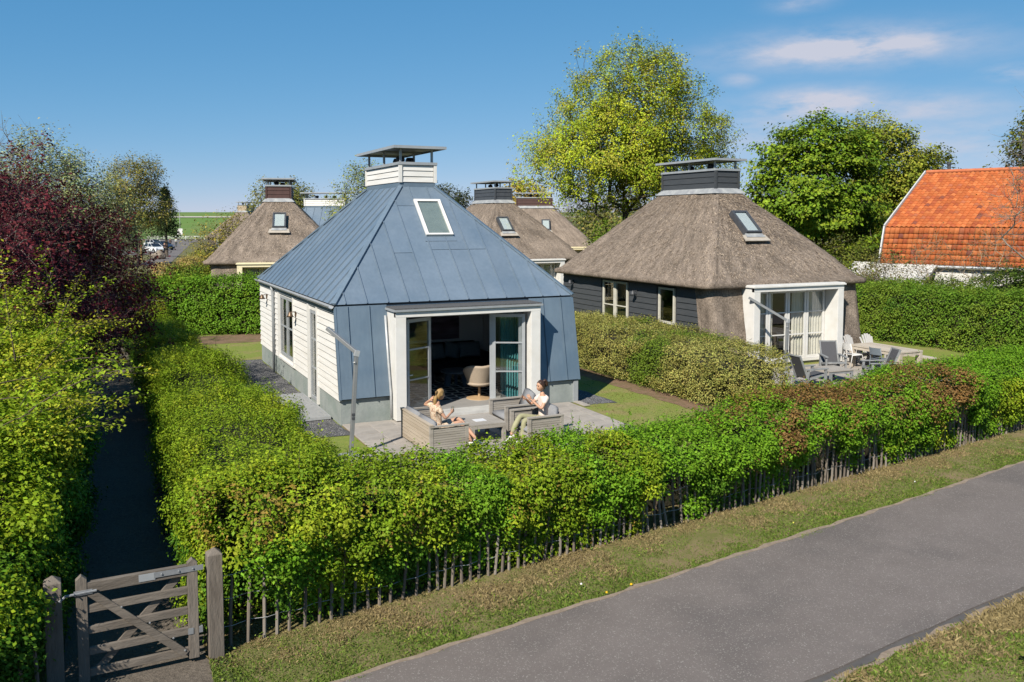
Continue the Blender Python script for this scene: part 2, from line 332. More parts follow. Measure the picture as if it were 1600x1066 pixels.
# ------------------------------------------------------------------ hedges
def hedge(name, label, line, w, h, leaf=.06, dens=90, per=14, rad=.07, cols=((.1, .15, .02),), var=.22, group=None, hue=None, bump=.12, core=True, keep=None, top_round=.3, stems=True, foot=0., extra=None, bulge=None, cat='hedge', shoots=0, clumps=None, corei=.3):
    """line: plan polyline of the hedge's middle; w, h: width and height, or functions of the distance along it"""
    Lp = np.array(line, float); seg = np.diff(Lp, axis=0); sl = np.linalg.norm(seg, axis=1); cum = np.r_[0, np.cumsum(sl)]; tot_ = cum[-1]
    root = thing(name, label, cat, (Lp[0, 0], Lp[0, 1], 0), 0, group); org = np.array([Lp[0, 0], Lp[0, 1], 0])
    fw = w if callable(w) else (lambda s: np.full_like(s, w)); fh = h if callable(h) else (lambda s: np.full_like(s, h))
    def frame(s):
        k = np.clip(np.searchsorted(cum, s, 'right') - 1, 0, len(sl) - 1); t = (s - cum[k]) / sl[k]
        return Lp[k] + seg[k] * t[:, None], seg[k] / sl[k][:, None]
    def surf(n, inset=0.):
        W_, H_ = float(np.mean(fw(np.linspace(0, tot_, 9)))), float(np.mean(fh(np.linspace(0, tot_, 9))))
        areas = np.array([tot_ * W_, tot_ * H_, tot_ * H_, W_ * H_, W_ * H_]); kind = rng.choice(5, n, p=areas / areas.sum())
        s = rng.uniform(0, tot_, n); a = rng.uniform(-1, 1, n); b = rng.uniform(0, 1, n)
        s = np.where(kind == 3, 0, np.where(kind == 4, tot_, s)); side = np.where(kind == 1, -1., np.where(kind == 2, 1., a)); hh = np.where(kind == 0, 1., b)
        Pm, dr = frame(np.clip(s, 0, tot_ - 1e-6)); nr = np.stack([-dr[:, 1], dr[:, 0]], 1)
        W2, H2 = fw(s) / 2, fh(s)
        ncode = np.zeros((n, 3)); ncode[:, :2] = np.where(np.isin(kind, (1, 2))[:, None], nr * side[:, None], 0); ncode[:, 2] = kind == 0
        ncode[:, :2] += np.where((kind == 3)[:, None], -dr, 0) + np.where((kind == 4)[:, None], dr, 0)
        # rounded shoulders
        ed = np.where(kind == 0, np.clip(np.abs(a) - (1 - top_round), 0, 1) / top_round, np.clip(hh - .75, 0, 1) / .25)
        drop = np.where(kind == 0, ed ** 2 * top_round * .45, 0) * np.minimum(H2, 1.2); pull = np.where(kind != 0, ed ** 2 * .16, 0) * W2
        xy = Pm + nr * (side * (W2 - np.where(np.isin(kind, (1, 2)), pull, 0)))[:, None]
        z = foot + (H2 - foot) * hh - drop
        P = np.column_stack([xy, z]); nn = unit(ncode + np.column_stack([nr * (np.where(kind == 0, np.sign(a) * ed * .7, 0))[:, None], np.where(kind != 0, ed * .8, 0)]))
        P = P + nn * (bump * wob(P, 1.6) + bump * .6 * wob(P, 4.3))[:, None] - nn * inset
        if bulge is not None: P = P + bulge(P, s, kind, nr * side[:, None])
        return P, nn, s, kind, hh
    area = tot_ * (float(np.mean(fw(np.linspace(0, tot_, 9)))) + 2 * float(np.mean(fh(np.linspace(0, tot_, 9)))))
    nC = int(area * dens); C_, nn, s, kind, hh = surf(nC)
    C_ = C_ - nn * (rng.exponential(.07, (nC, 1)) - .05)
    if keep is not None:
        kp = keep(C_, s, kind, hh); C_, nn, s = C_[kp], nn[kp], s[kp]
    if clumps:                        # leafy bulges that stand out of the clipped face
        cn, cr, cfun = clumps; cc, cnn, cs_, ck, chh = surf(cn * 4); sel = np.where(cfun(cc, ck))[0][:cn]; rr_ = rng.uniform(*cr, len(sel)); m_ = np.maximum(8, (rr_ ** 2 * 12 * dens * .55).astype(int))
        ii = np.repeat(np.arange(len(sel)), m_); dv = unit(rng.normal(0, 1, (len(ii), 3)) + cnn[sel][ii] * .9); C2 = cc[sel][ii] + dv * (rr_[ii] * rng.uniform(.65, 1.0, len(ii)))[:, None] * np.array([1, 1, .85])
        C_ = np.vstack([C_, C2]); nn = np.vstack([nn, dv]); s = np.r_[s, cs_[sel][ii]]
    P, ln, ix = sprays(C_, nn, per, rad)
    hu = hue(C_, s) if hue is not None else None
    c_ = palette(ix, len(C_), cols, var, hu)
    ok = P[:, 2] > .02
    leaves('foliage', P[ok] - org, ln[ok], leaf, c_[ok], root)
    if shoots:
        sel = rng.choice(np.where(nn[:, 2] > .6)[0], shoots); A = C_[sel]; B = A + np.column_stack([rng.normal(0, .06, (shoots, 2)), rng.uniform(.12, .42, shoots)])
        V, Q = frustums(A - org, B - org, np.full(shoots, .005), np.full(shoots, .002), 3); npmesh('shoots', V, Q, None, TWIG, root)['kind'] = 'stuff'
        t = np.repeat(np.arange(shoots), 12); f = rng.uniform(.2, 1, (len(t), 1)); PP = A[t] * (1 - f) + B[t] * f + rng.normal(0, .02, (len(t), 3))
        b2 = np.atleast_2d(np.array(cols)); hs2 = hu[sel] if hu is not None else rng.integers(0, len(b2), shoots)
        sl_ = leaves('shoot_leaves', PP - org, unit(rng.normal(0, 1, (len(t), 3)) + np.array([0, 0, .6])), leaf * .85, np.clip(b2[hs2][t] * rng.uniform(.9, 1.4, (len(t), 1)), 0, 1), root); sl_['kind'] = 'stuff'
    if core:                          # stand-in for inner branches closes the view through, gap shade painted into its colour
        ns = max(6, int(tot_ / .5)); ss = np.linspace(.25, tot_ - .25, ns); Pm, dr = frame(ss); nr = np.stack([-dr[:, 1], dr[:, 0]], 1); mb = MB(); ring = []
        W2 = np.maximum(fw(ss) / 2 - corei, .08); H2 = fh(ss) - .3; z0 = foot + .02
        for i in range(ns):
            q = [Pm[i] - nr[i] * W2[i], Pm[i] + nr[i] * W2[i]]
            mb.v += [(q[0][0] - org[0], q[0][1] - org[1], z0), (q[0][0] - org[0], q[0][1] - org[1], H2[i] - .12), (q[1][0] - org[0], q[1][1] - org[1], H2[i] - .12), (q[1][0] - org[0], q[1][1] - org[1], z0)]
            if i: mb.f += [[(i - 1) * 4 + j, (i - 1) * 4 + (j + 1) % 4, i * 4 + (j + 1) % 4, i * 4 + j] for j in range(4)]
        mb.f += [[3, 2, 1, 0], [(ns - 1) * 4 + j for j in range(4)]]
        mb.build('shaded_branch_core', mat('hedge_core_shade', (.022, .022, .010), (.035, .03, .016), 14, 1., 1., 20), root)
    if stems:
        n = int(tot_ * 5); s_ = rng.uniform(.1, tot_ - .1, n); Pm, dr = frame(s_); nr = np.stack([-dr[:, 1], dr[:, 0]], 1)
        A = np.column_stack([Pm + nr * (rng.uniform(-.6, .6, (n, 1)) * fw(s_)[:, None] / 2), np.zeros(n) - .03]); B = A + np.column_stack([rng.normal(0, .12, (n, 2)), fh(s_) * rng.uniform(.5, .8, n)])
        V, Q = frustums(A - org, B - org, rng.uniform(.012, .03, n), np.full(n, .008), 5); npmesh('stems', V, Q, None, TWIG, root)['kind'] = 'stuff'
    return root
# ------------------------------------------------------------------ ground, road, path
def sheet(name, poly, z, m, kind='structure', thick=0.0, sub=0.0, edge_noise=0.0):
    pts = [Vector((p[0], p[1])) for p in poly]; out = []
    n = len(pts)
    for i in range(n):
        a, b = pts[i], pts[(i + 1) % n]; L = (b - a).length; k = max(1, int(L / sub)) if sub else 1
        for j in range(k):
            p = a + (b - a) * j / k
            if edge_noise and (j or True):
                nn = Vector((-(b - a).y, (b - a).x)) / max(L, 1e-6)
                p = p + nn * edge_noise * (math.sin(j * 1.7 + i) * .5 + random.uniform(-1, 1) * .6)
            out.append(p)
    bm = bmesh.new(); vs_ = [bm.verts.new((p.x, p.y, z)) for p in out]; f = bm.faces.new(vs_)
    if f.normal.z < 0: f.normal_flip()
    bmesh.ops.triangulate(bm, faces=[f])
    if thick:
        r = bmesh.ops.extrude_face_region(bm, geom=bm.faces[:]); bmesh.ops.translate(bm, vec=(0, 0, -thick), verts=[g for g in r['geom'] if isinstance(g, bmesh.types.BMVert)])
        bmesh.ops.recalc_face_normals(bm, faces=bm.faces[:])
    me = bpy.data.meshes.new(name); bm.to_mesh(me); bm.free()
    o = put(name, me, None, m); o['kind'] = kind; return o
EARTH = mat('earth_grass', (.10, .115, .030), (.15, .135, .05), 5, .95, .6, 40, c3=(.19, .135, .075), scale3=.6, amt3=.8)
LAWN = mat('lawn', (.15, .205, .03), (.21, .235, .045), 9, .95, .7, 60, c3=(.27, .205, .095), scale3=.8, amt3=.9)
VERGE = mat('verge', (.13, .135, .035), (.21, .17, .08), 3.2, .95, .8, 45, c3=(.24, .165, .10), scale3=.8, amt3=.9)
GRAVEL = mat('dark_gravel', (.05, .05, .055), (.12, .12, .125), 45, .9, 1.0, 60)
PATHM = mat('path_gravel', (.085, .07, .056), (.17, .142, .115), 30, .95, .8, 60, c3=(.14, .12, .095), scale3=1.2)
SOIL = mat('soil', (.16, .10, .06), (.23, .15, .095), 8, .95, .8, 30, c3=(.12, .10, .035), scale3=1.5)
def asphalt():
    m = mat('asphalt', (.148, .126, .115), (.172, .147, .135), 1.1, .85, .35, 160, c3=(.120, .104, .097), scale3=.6, amt3=.9)
    t = m.node_tree; b = t.nodes['Principled BSDF']; src = b.inputs['Base Color'].links[0].from_socket
    tcn = N(t, 'ShaderNodeTexCoord'); v = N(t, 'ShaderNodeTexVoronoi', inp={'Scale': 85.}); t.links.new(tcn.outputs['Object'], v.inputs['Vector'])
    r = N(t, 'ShaderNodeValToRGB'); r.color_ramp.elements[0].position = .90; r.color_ramp.elements[1].position = 1.0
    sp = N(t, 'ShaderNodeSeparateColor'); t.links.new(v.outputs['Color'], sp.inputs[0]); t.links.new(sp.outputs[0], r.inputs[0])
    k = N(t, 'ShaderNodeMix'); k.data_type = 'RGBA'; k.inputs[7].default_value = (.25, .235, .21, 1); t.links.new(r.outputs[0], k.inputs[0]); t.links.new(src, k.inputs[6])
    n2 = N(t, 'ShaderNodeTexNoise', inp={'Scale': 120., 'Detail': 3}); t.links.new(tcn.outputs['Object'], n2.inputs['Vector'])
    h = N(t, 'ShaderNodeHueSaturation'); t.links.new(M(t, 'ADD', M(t, 'MULTIPLY', n2.outputs[0], .7), .65), h.inputs['Value']); t.links.new(k.outputs[2], h.inputs['Color'])
    t.links.new(h.outputs[0], b.inputs['Base Color']); return m
ASPH = asphalt()
g = sheet('ground', [(-1500, -1500), (1500, -1500), (1500, 1500), (-1500, 1500)], -.03, EARTH)
rt = lambda u: -11.27 + .158 * u + .004 * (u - 2) ** 2 * (u > 2) * .3      # far edge of the road
rb = lambda u: -14.12 + .137 * u
us = [-40, -20, -8, -5, -3, -1, 1, 3, 5, 7, 9, 12, 16, 22, 40, 70]
sheet('road', [(x, rt(x)) for x in us] + [(x, rb(x)) for x in us[::-1]], .03, ASPH, thick=.08, sub=.35, edge_noise=.018)
sheet('road_shoulder', [(x, rb(x) + .1) for x in us] + [(x, rb(x) - .11) for x in us[::-1]], .012, mat('asphalt_old', (.085, .078, .076), (.105, .097, .094), 3, .9, .5, 90), thick=.05, sub=.35, edge_noise=.02)
SAND = mat('road_sand', (.30, .235, .18), (.22, .17, .125), 12, .95, .6, 50)
sheet('road_sand', [(x, rt(x) + .05) for x in us] + [(x, rt(x) - .02) for x in us[::-1]], .034, SAND, thick=.08, sub=.22, edge_noise=.035)
sheet('road_sand', [(x, rb(x) - .085) for x in us] + [(x, rb(x) - .17) for x in us[::-1]], .016, SAND, thick=.04, sub=.22, edge_noise=.05)
sheet('path', [(-5.75, 48), (-4.05, 48), (-4.05, -11.2), (-3.6, -11.75), (-6.2, -12.1), (-5.75, -10.9)], -.018, PATHM, sub=.5, edge_noise=.03)
sheet('lawn', [(-2.6, -9.2), (18, -6.2), (30, -4), (24.5, 4), (24, 8), (20, 13), (9.0, 14), (7, 22), (-2.6, 22)], -.01, LAWN)
sheet('soil_bed', [(8.7, 5.5), (9.5, 5.5), (9.6, -2.7), (8.9, -2.7)], -.004, SOIL, sub=.3, edge_noise=.07)
sheet('soil_strip', [(-2.6, 16.2), (1.8, 16.2), (1.8, 18.9), (-2.6, 18.9)], -.004, SOIL, sub=.4, edge_noise=.1)
sheet('gravel_strip', [(-.95, 11.4), (-.03, 11.4), (-.03, .0), (.08, -1.0), (-1.0, -.9), (-.98, .6)], 0, GRAVEL, sub=.3, edge_noise=.04)
sheet('gravel_bed', [(6.6, 2.6), (7.55, 2.4), (7.55, -.55), (6.5, -.2)], 0, GRAVEL, sub=.3, edge_noise=.05)
sheet('yard_gravel', [(13.5, 2.0), (20.3, 2.0), (20.3, -2.2), (13.5, -2.2)], -.004, mat('yard', (.30, .27, .23), (.24, .22, .19), 6, .9, .4, 40), sub=.5, edge_noise=.03)
def stones(name, n, area, sz, cols_, z=.0):
    u_ = rng.uniform(area[0], area[1], n); v_ = rng.uniform(area[2], area[3], n); r_ = sz * rng.uniform(.5, 1.3, n)
    base = np.array([[1, 0, 0], [0, 1, 0], [-1, 0, 0], [0, -1, 0], [0, 0, .8]]); q = np.array([[0, 1, 4], [1, 2, 4], [2, 3, 4], [3, 0, 4]])
    V = base[None] * (r_[:, None, None] * rng.uniform(.7, 1.3, (n, 5, 3))) + np.stack([u_, v_, np.full(n, z)], 1)[:, None, :]
    Q = (np.arange(n)[:, None, None] * 5 + q[None]).reshape(-1, 3)
    c = np.array(cols_)[rng.integers(0, len(cols_), n)] * rng.uniform(.7, 1.3, (n, 1))
    o = npmesh(name, V.reshape(-1, 3), Q, np.repeat(c, 5, 0), vcolmat('pebble')); o['kind'] = 'stuff'; return o
stones('gravel_stones', 9000, (-.97, -.04, -.9, 11.3), .016, [(.07, .07, .075), (.12, .12, .125), (.18, .175, .17)])
stones('gravel_stones', 4000, (6.65, 7.5, -.45, 2.4), .016, [(.07, .07, .075), (.12, .12, .125), (.17, .17, .18)])
# paved terrace, every slab its own piece
ter = put('patio', bpy.data.meshes.new('patio')); ter['kind'] = 'structure'
mbp = MB().box((.02, -4.38, -.06), (6.42, -.0, -.004)); ter.data.from_pydata(mbp.v, [], mbp.f); ter.data.materials.append(SOIL)
SLAB = [mat('slab_%d' % i, c, tuple(x * .86 for x in c), 5, .85, .2, 50, c3=tuple(x * .78 for x in c), scale3=1.1) for i, c in enumerate([(.37, .335, .30), (.35, .32, .29), (.39, .355, .315)])]
slab_me = [MB().box((-.296, -.296, 0), (.296, .296, .035)).build('paving_slab', s_, ter, bevel=.006) for s_ in SLAB]
first = [True] * 3
def slab(u_, v_, sx=1, sy=1, parent=ter):
    k = random.randrange(3); o = slab_me[k] if first[k] and parent is ter else slab_me[k].copy()
    if not (first[k] and parent is ter): col.objects.link(o)
    else: first[k] = False
    o.parent = parent; o.location = (u_, v_, random.uniform(-.004, .004)); o.scale = (sx, sy, 1); return o
for i in range(11):
    for j in range(7):
        w_ = 1 if i < 10 else .5
        if i == 10 and j == 6: continue
        slab(.32 + i * .6 - (.15 if i == 10 else 0), -.3 - j * .6, w_)
slab(-.35, -3.2); slab(-.95, -3.3)
for j in range(5): slab(6.55 + .05 * (j % 2), -.32 - j * .6, .3) if j < 1 else None
ter2 = thing('paved_terrace', 'grey slab terrace under the garden furniture of the thatched dark house', 'terrace', (13.4, -2.3, 0)); ter2['kind'] = 'structure'
for k_ in ('label', 'category'): del ter2[k_]
for i in range(11):
    for j in range(7): slab(.3 + i * .6, .3 + j * .6, parent=ter2)

# ------------------------------------------------------------------ houses
def clip(poly, a, b, c):            # keep a*x+b*y+c >= 0
    out = []
    for i in range(len(poly)):
        p, q = poly[i], poly[(i + 1) % len(poly)]; dp = a * p[0] + b * p[1] + c; dq = a * q[0] + b * q[1] + c
        if dp >= 0: out.append(p)
        if (dp >= 0) != (dq >= 0):
            t = dp / (dp - dq); out.append((p[0] + (q[0] - p[0]) * t, p[1] + (q[1] - p[1]) * t))
    return out
def metal_face(root, E0, E1, T1, T0, pitch, m, splits=None, off=0, seam_h=.035, hole=None):
    """standing seam sheets on a trapezium; each sheet and each seam its own piece"""
    E0, E1, T1, T0 = map(Vector, (E0, E1, T1, T0)); ex = (E1 - E0).normalized(); nrm = (E1 - E0).cross(T0 - E0).normalized(); ey = nrm.cross(ex)
    to2 = lambda p: ((p - E0).dot(ex), (p - E0).dot(ey)); to3 = lambda p, h=0: E0 + ex * p[0] + ey * p[1] + nrm * h
    Q = [to2(p) for p in (E0, E1, T1, T0)]; xs = [q[0] for q in Q]; x = min(xs) + (off if off else 0) - (pitch if off else 0); k = 0
    while x < max(xs):
        P = clip(clip(Q, 1, 0, -(x + .004)), -1, 0, x + pitch - .004)
        if len(P) > 2:
            H = max(p[1] for p in P); cuts = [-9]
            if splits: cuts += [c for c in splits(k) if c < H - .15]
            cuts.append(99)
            for i in range(len(cuts) - 1):
                S = clip(clip(P, 0, 1, -(cuts[i] + (.004 if i else 0))), 0, -1, cuts[i + 1] - .004)
                if len(S) < 3: continue
                # slightly dished sheet so that the light breaks on it
                MB().prism([to3(p, .0 if i % 2 == 0 else .006) for p in S], nrm * .012).build('metal_sheet', m, root)
        xx = x + pitch
        ys = sorted(set(round(p[1], 4) for p in clip(clip(Q, 1, 0, -xx + .001), -1, 0, xx + .001)))
        if len(ys) > 1 and ys[-1] - ys[0] > .1: MB().beam(to3((xx, ys[0]), .02), to3((xx, ys[-1]), .02), .022, seam_h + .012, nrm).build('standing_seam', m, root)
        x += pitch; k += 1
    return to3, nrm, ex, ey
def rrect(x0, x1, y0, y1, r, n=160):
    r = min(r, (x1 - x0) / 2 - .01, (y1 - y0) / 2 - .01); out = []
    segs = [((x0 + r, y0), (x1 - r, y0)), ('c', x1 - r, y0 + r, -90), ((x1, y0 + r), (x1, y1 - r)), ('c', x1 - r, y1 - r, 0), ((x1 - r, y1), (x0 + r, y1)), ('c', x0 + r, y1 - r, 90), ((x0, y1 - r), (x0, y0 + r)), ('c', x0 + r, y0 + r, 180)]
    for s in segs:
        if s[0] == 'c':
            for j in range(8): a = R(s[3] + 90 * j / 8); out.append((s[1] + r * math.cos(a), s[2] + r * math.sin(a)))
        else:
            k = max(4, int(n / 4));
            for j in range(k): out.append((s[0][0] + (s[1][0] - s[0][0]) * j / k, s[0][1] + (s[1][1] - s[0][1]) * j / k))
    return out
def thatchmat():
    if 'thatch' in MATS: return MATS['thatch']
    m = bpy.data.materials.new('thatch'); m.use_nodes = True; t = m.node_tree; b = t.nodes['Principled BSDF']; b.inputs['Roughness'].default_value = .95; b.inputs['Specular IOR Level'].default_value = .1
    uvn = N(t, 'ShaderNodeUVMap'); tcn = N(t, 'ShaderNodeTexCoord')
    mp1 = N(t, 'ShaderNodeMapping'); mp1.inputs['Scale'].default_value = (34, 15, 1); t.links.new(uvn.outputs[0], mp1.inputs[0])
    n1 = N(t, 'ShaderNodeTexNoise', inp={'Scale': 1., 'Detail': 5, 'Roughness': .65}); t.links.new(mp1.outputs[0], n1.inputs['Vector'])
    mp2 = N(t, 'ShaderNodeMapping'); mp2.inputs['Scale'].default_value = (2.2, .9, 1); t.links.new(uvn.outputs[0], mp2.inputs[0])
    n2 = N(t, 'ShaderNodeTexNoise', inp={'Scale': 1., 'Detail': 6, 'Roughness': .7}); t.links.new(mp2.outputs[0], n2.inputs['Vector'])
    r = N(t, 'ShaderNodeValToRGB'); e = r.color_ramp.elements; e[0].position = .28; e[1].position = .74; e[0].color = (.09, .073, .06, 1); e[1].color = (.40, .325, .265, 1)
    k = e.new(.5); k.color = (.225, .182, .148, 1); t.links.new(n1.outputs[0], r.inputs[0])
    mp3 = N(t, 'ShaderNodeMapping'); mp3.inputs['Scale'].default_value = (2.4, .9, 1); t.links.new(uvn.outputs[0], mp3.inputs[0])
    n3 = N(t, 'ShaderNodeTexNoise', inp={'Scale': 1., 'Detail': 6, 'Roughness': .75}); t.links.new(mp3.outputs[0], n3.inputs['Vector'])
    r3 = N(t, 'ShaderNodeValToRGB'); r3.color_ramp.elements[0].position = .38; r3.color_ramp.elements[0].color = (.66, .66, .66, 1); r3.color_ramp.elements[1].position = .58; t.links.new(n3.outputs[0], r3.inputs[0])
    h = N(t, 'ShaderNodeHueSaturation'); t.links.new(M(t, 'MULTIPLY', M(t, 'ADD', M(t, 'MULTIPLY', n2.outputs[0], 1.7), .15), r3.outputs[0]), h.inputs['Value']); t.links.new(r.outputs[0], h.inputs['Color']); t.links.new(h.outputs[0], b.inputs['Base Color'])
    bm = N(t, 'ShaderNodeBump', inp={'Strength': 1., 'Distance': .05}); t.links.new(n1.outputs[0], bm.inputs['Height']); t.links.new(bm.outputs[0], b.inputs['Normal'])
    MATS['thatch'] = m; return m
THATCH = thatchmat()
def thatch_roof(root, x0, x1, y0, y1, a0, a1, b0, b1, ze, zc, thick=.26, straws=0, nn=160):
    prof = []                       # (t from eave 0 to apex 1, z offset, inset)
    rings = []
    rings.append((rrect(x0 + .5, x1 - .5, y0 + .5, y1 - .5, .3, nn), ze + .16))
    rings.append((rrect(x0 + .06, x1 - .06, y0 + .06, y1 - .06, .38, nn), ze - .01))
    rings.append((rrect(x0, x1, y0, y1, .42, nn), ze + .03)); rings.append((rrect(x0 - .01, x1 + .01, y0 - .01, y1 + .01, .45, nn), ze + thick * .6))
    for i in range(31):
        t = i / 30; s = .06 + t * .94; s0 = min(1, s)
        rings.append((rrect(x0 + (a0 - x0) * s0, x1 + (a1 - x1) * s0, y0 + (b0 - y0) * s0, y1 + (b1 - y1) * s0, .5 - .3 * t, nn), ze + thick + (zc - ze - thick) * t + .05 * math.sin(math.pi * t)))
    n = len(rings[0][0]); V = np.array([[p[0], p[1], z] for r_, z in rings for p in r_]); K = len(rings)
    VV = V.reshape(K, n, 3); per = np.concatenate([[0], np.cumsum(np.linalg.norm(np.diff(VV[4], axis=0), axis=1))]); sl = np.concatenate([[0], np.cumsum(np.linalg.norm(np.diff(VV[:, n // 8], axis=0), axis=1))])
    uvv = np.stack([np.tile(per, (K, 1)) , np.repeat(sl[:, None], n, 1)], 2).reshape(-1, 2)
    cen = np.array([(x0 + x1) / 2, (y0 + y1) / 2, ze]); out = unit(V - cen); amp = np.repeat(np.r_[0, .02, .03, .03, np.full(K - 4, .035)], n)[:, None]
    V = V + out * amp * (wob(V, 2.2)[:, None] + .5 * wob(V, 7.)[:, None])
    j = np.arange(n); Q = np.concatenate([np.stack([i * n + j, i * n + (j + 1) % n, (i + 1) * n + (j + 1) % n, (i + 1) * n + j], 1) for i in range(K - 1)])
    o = npmesh('thatched_roof', V, Q, None, THATCH, root, uvv, smooth=True)
    if straws:
        f = rng.integers(3 * n, len(Q), straws); q = Q[f]; a, b = rng.random((straws, 1)), rng.random((straws, 1))
        P = (V[q[:, 0]] * (1 - a) + V[q[:, 1]] * a) * (1 - b) + (V[q[:, 3]] * (1 - a) + V[q[:, 2]] * a) * b
        dn = unit(V[q[:, 0]] - V[q[:, 3]]); sd_ = unit(V[q[:, 1]] - V[q[:, 0]]); nr = unit(np.cross(sd_, -dn)); L = rng.uniform(.05, .14, (straws, 1))
        nr = np.where((nr * out[q[:, 0]]).sum(1, keepdims=True) < 0, -nr, nr); d = unit(dn + nr * rng.uniform(.1, .5, (straws, 1)) + sd_ * rng.normal(0, .35, (straws, 1))); w = sd_ * rng.uniform(.006, .014, (straws, 1))
        S = np.stack([P - w, P + w, P + d * L + w * .5, P + d * L - w * .5], 1)
        c = np.array([(.16, .12, .09), (.26, .205, .16), (.38, .30, .23), (.46, .37, .28)])[rng.integers(0, 4, straws)] * rng.uniform(.8, 1.2, (straws, 1))
        st = npmesh('loose_reed', S.reshape(-1, 3), np.arange(straws * 4).reshape(-1, 4), np.repeat(c, 4, 0), vcolmat('straw', .9, .1, .1), root); st['kind'] = 'stuff'
    return o
def thatch_block(root, x0, x1, zb, zt, yb, yt, ythick=.35, name='thatched_wall', side=0):
    """leaning reed wall: y of outer face goes from yb at zb to yt at zt; rounded on one vertical edge"""
    nx, nz = max(4, int((x1 - x0) / .08)), int((zt - zb) / .08); V = []; U = []
    back = .75
    path = []                        # plan profile (x, dy): front face then round the corner
    for i in range(nx + 1): path.append((x0 + (x1 - x0) * i / nx, 0.))
    rr = .28
    if side > 0: path = [p for p in path if p[0] < x1 - rr] + [(x1 - rr + rr * math.sin(R(a)), rr - rr * math.cos(R(a))) for a in range(0, 91, 15)] + [(x1, back)]
    if side < 0: path = [(x0, back)] + [(x0 + rr - rr * math.sin(R(a)), rr - rr * math.cos(R(a))) for a in range(90, -1, -15)] + [p for p in path if p[0] > x0 + rr]
    n = len(path); s = 0; ss = [0]
    for i in range(1, n): s += math.dist(path[i], path[i - 1]); ss.append(s)
    for k in range(nz + 1):
        t = k / nz; z = zb + (zt - zb) * t; y = yb + (yt - yb) * t
        for i, p in enumerate(path): V.append((p[0], y + p[1], z)); U.append((ss[i], z))
    for i, p in enumerate(path): V.append((p[0], yb + max(p[1], ythick) , zb)); U.append((ss[i], zb - .3))
    V = np.array(V); Q = []
    for k in range(nz):
        for i in range(n - 1): Q.append((k * n + i, k * n + i + 1, (k + 1) * n + i + 1, (k + 1) * n + i))
    for i in range(n - 1): Q.append(((nz + 1) * n + i, (nz + 1) * n + i + 1, i + 1, i))
    V[:, 1] -= .025 * wob(V, 2.5) + .012 * wob(V, 8)
    return npmesh(name, V, np.array(Q), None, THATCH, root, np.array(U), smooth=True)
def pane_leaf(root, p0, p1, z0, z1, m, name='door', bars=(), st=.075, th=.05, handle=None, mull=(), curtain=None, glass=None):
    """glazed leaf between plan points p0, p1: frame with stiles, rails and bars; glass and handle as its pieces"""
    p0, p1 = Vector((*p0, 0)), Vector((*p1, 0)); d = (p1 - p0).normalized(); L = (p1 - p0).length; up = Vector((0, 0, 1)); mb = MB()
    at = lambda s, z: p0 + d * s + up * z
    mb.beam(at(st / 2, z0), at(st / 2, z1), th, st, d); mb.beam(at(L - st / 2, z0), at(L - st / 2, z1), th, st, d)
    for z, h in ((z0 + st * .6, st * 1.2), (z1 - st / 2, st)): mb.beam(at(st, z), at(L - st, z), th, h)
    for b in bars: mb.beam(at(st, z0 + (z1 - z0) * b), at(L - st, z0 + (z1 - z0) * b), th * .8, .035)
    for b in mull: mb.beam(at(L * b, z0 + st * 1.2), at(L * b, z1 - st), th * .9, st, d)
    o = mb.build(name, m, root)
    g = MB().beam(at(st, (z0 + z1) / 2 + .01), at(L - st, (z0 + z1) / 2 + .01), .008, z1 - z0 - 2.2 * st).build('glass', glass or GLASS, o)
    if handle is not None:
        nr = d.cross(up); s = st / 2 if handle == 0 else L - st / 2; z = z0 + 1.0; h = MB()
        for sg in (1, -1): h.beam(at(s, z) + nr * sg * .025, at(s, z) + nr * sg * .07, .02, .02); h.beam(at(s, z) + nr * sg * .07, at(s + (.11 if handle == 0 else -.11), z) + nr * sg * .07, .018, .022)
        h.box((p0 + d * s + up * (z - .1) - Vector((.012, .035, 0)))[:], (p0 + d * s + up * (z + .1) + Vector((.012, .035, 0)))[:]); h.build('handle', WHITE, o)
    return o
def curtain_sheet(p0, p1, z0, z1, amp, waves):
    n = 60; p0, p1 = Vector(p0), Vector(p1); d = (p1 - p0); nr = Vector((-d.y, d.x)).normalized(); V = []; Q = []
    for k in range(5):
        z = z0 + (z1 - z0) * k / 4
        for i in range(n + 1):
            t = i / n; q = p0 + d * t + nr * amp * math.sin(t * waves * 6.283 + .3 * math.sin(k)) * (1.1 - .3 * k / 4); V.append((q.x, q.y, z))
    for k in range(4):
        for i in range(n): Q.append((k * (n + 1) + i, k * (n + 1) + i + 1, (k + 1) * (n + 1) + i + 1, (k + 1) * (n + 1) + i))
    V = np.array(V); m2 = V + np.array([nr.x, nr.y, 0]) * .006; Qa = np.array(Q)
    return np.vstack([V, m2]), np.vstack([Qa, Qa[:, ::-1] + len(V)])
def wall_x(x0, x1, y0, y1, z0, z1, holes):
    """box wall along y with rectangular openings (ya, yb, za, zb)"""
    mb = MB(); ys = sorted({y0, y1, *[h[0] for h in holes], *[h[1] for h in holes]}); ys = [y for y in ys if y0 <= y <= y1]
    for a, b in zip(ys[:-1], ys[1:]):
        hs_ = sorted([(max(h[2], z0), min(h[3], z1)) for h in holes if h[0] <= a + 1e-6 and h[1] >= b - 1e-6 and h[3] > z0 and h[2] < z1]); z = z0
        for ha, hb in hs_:
            if ha > z + .01: mb.box((x0, a, z), (x1, b, ha))
            z = hb
        if z < z1 - .01: mb.box((x0, a, z), (x1, b, z1))
    return mb
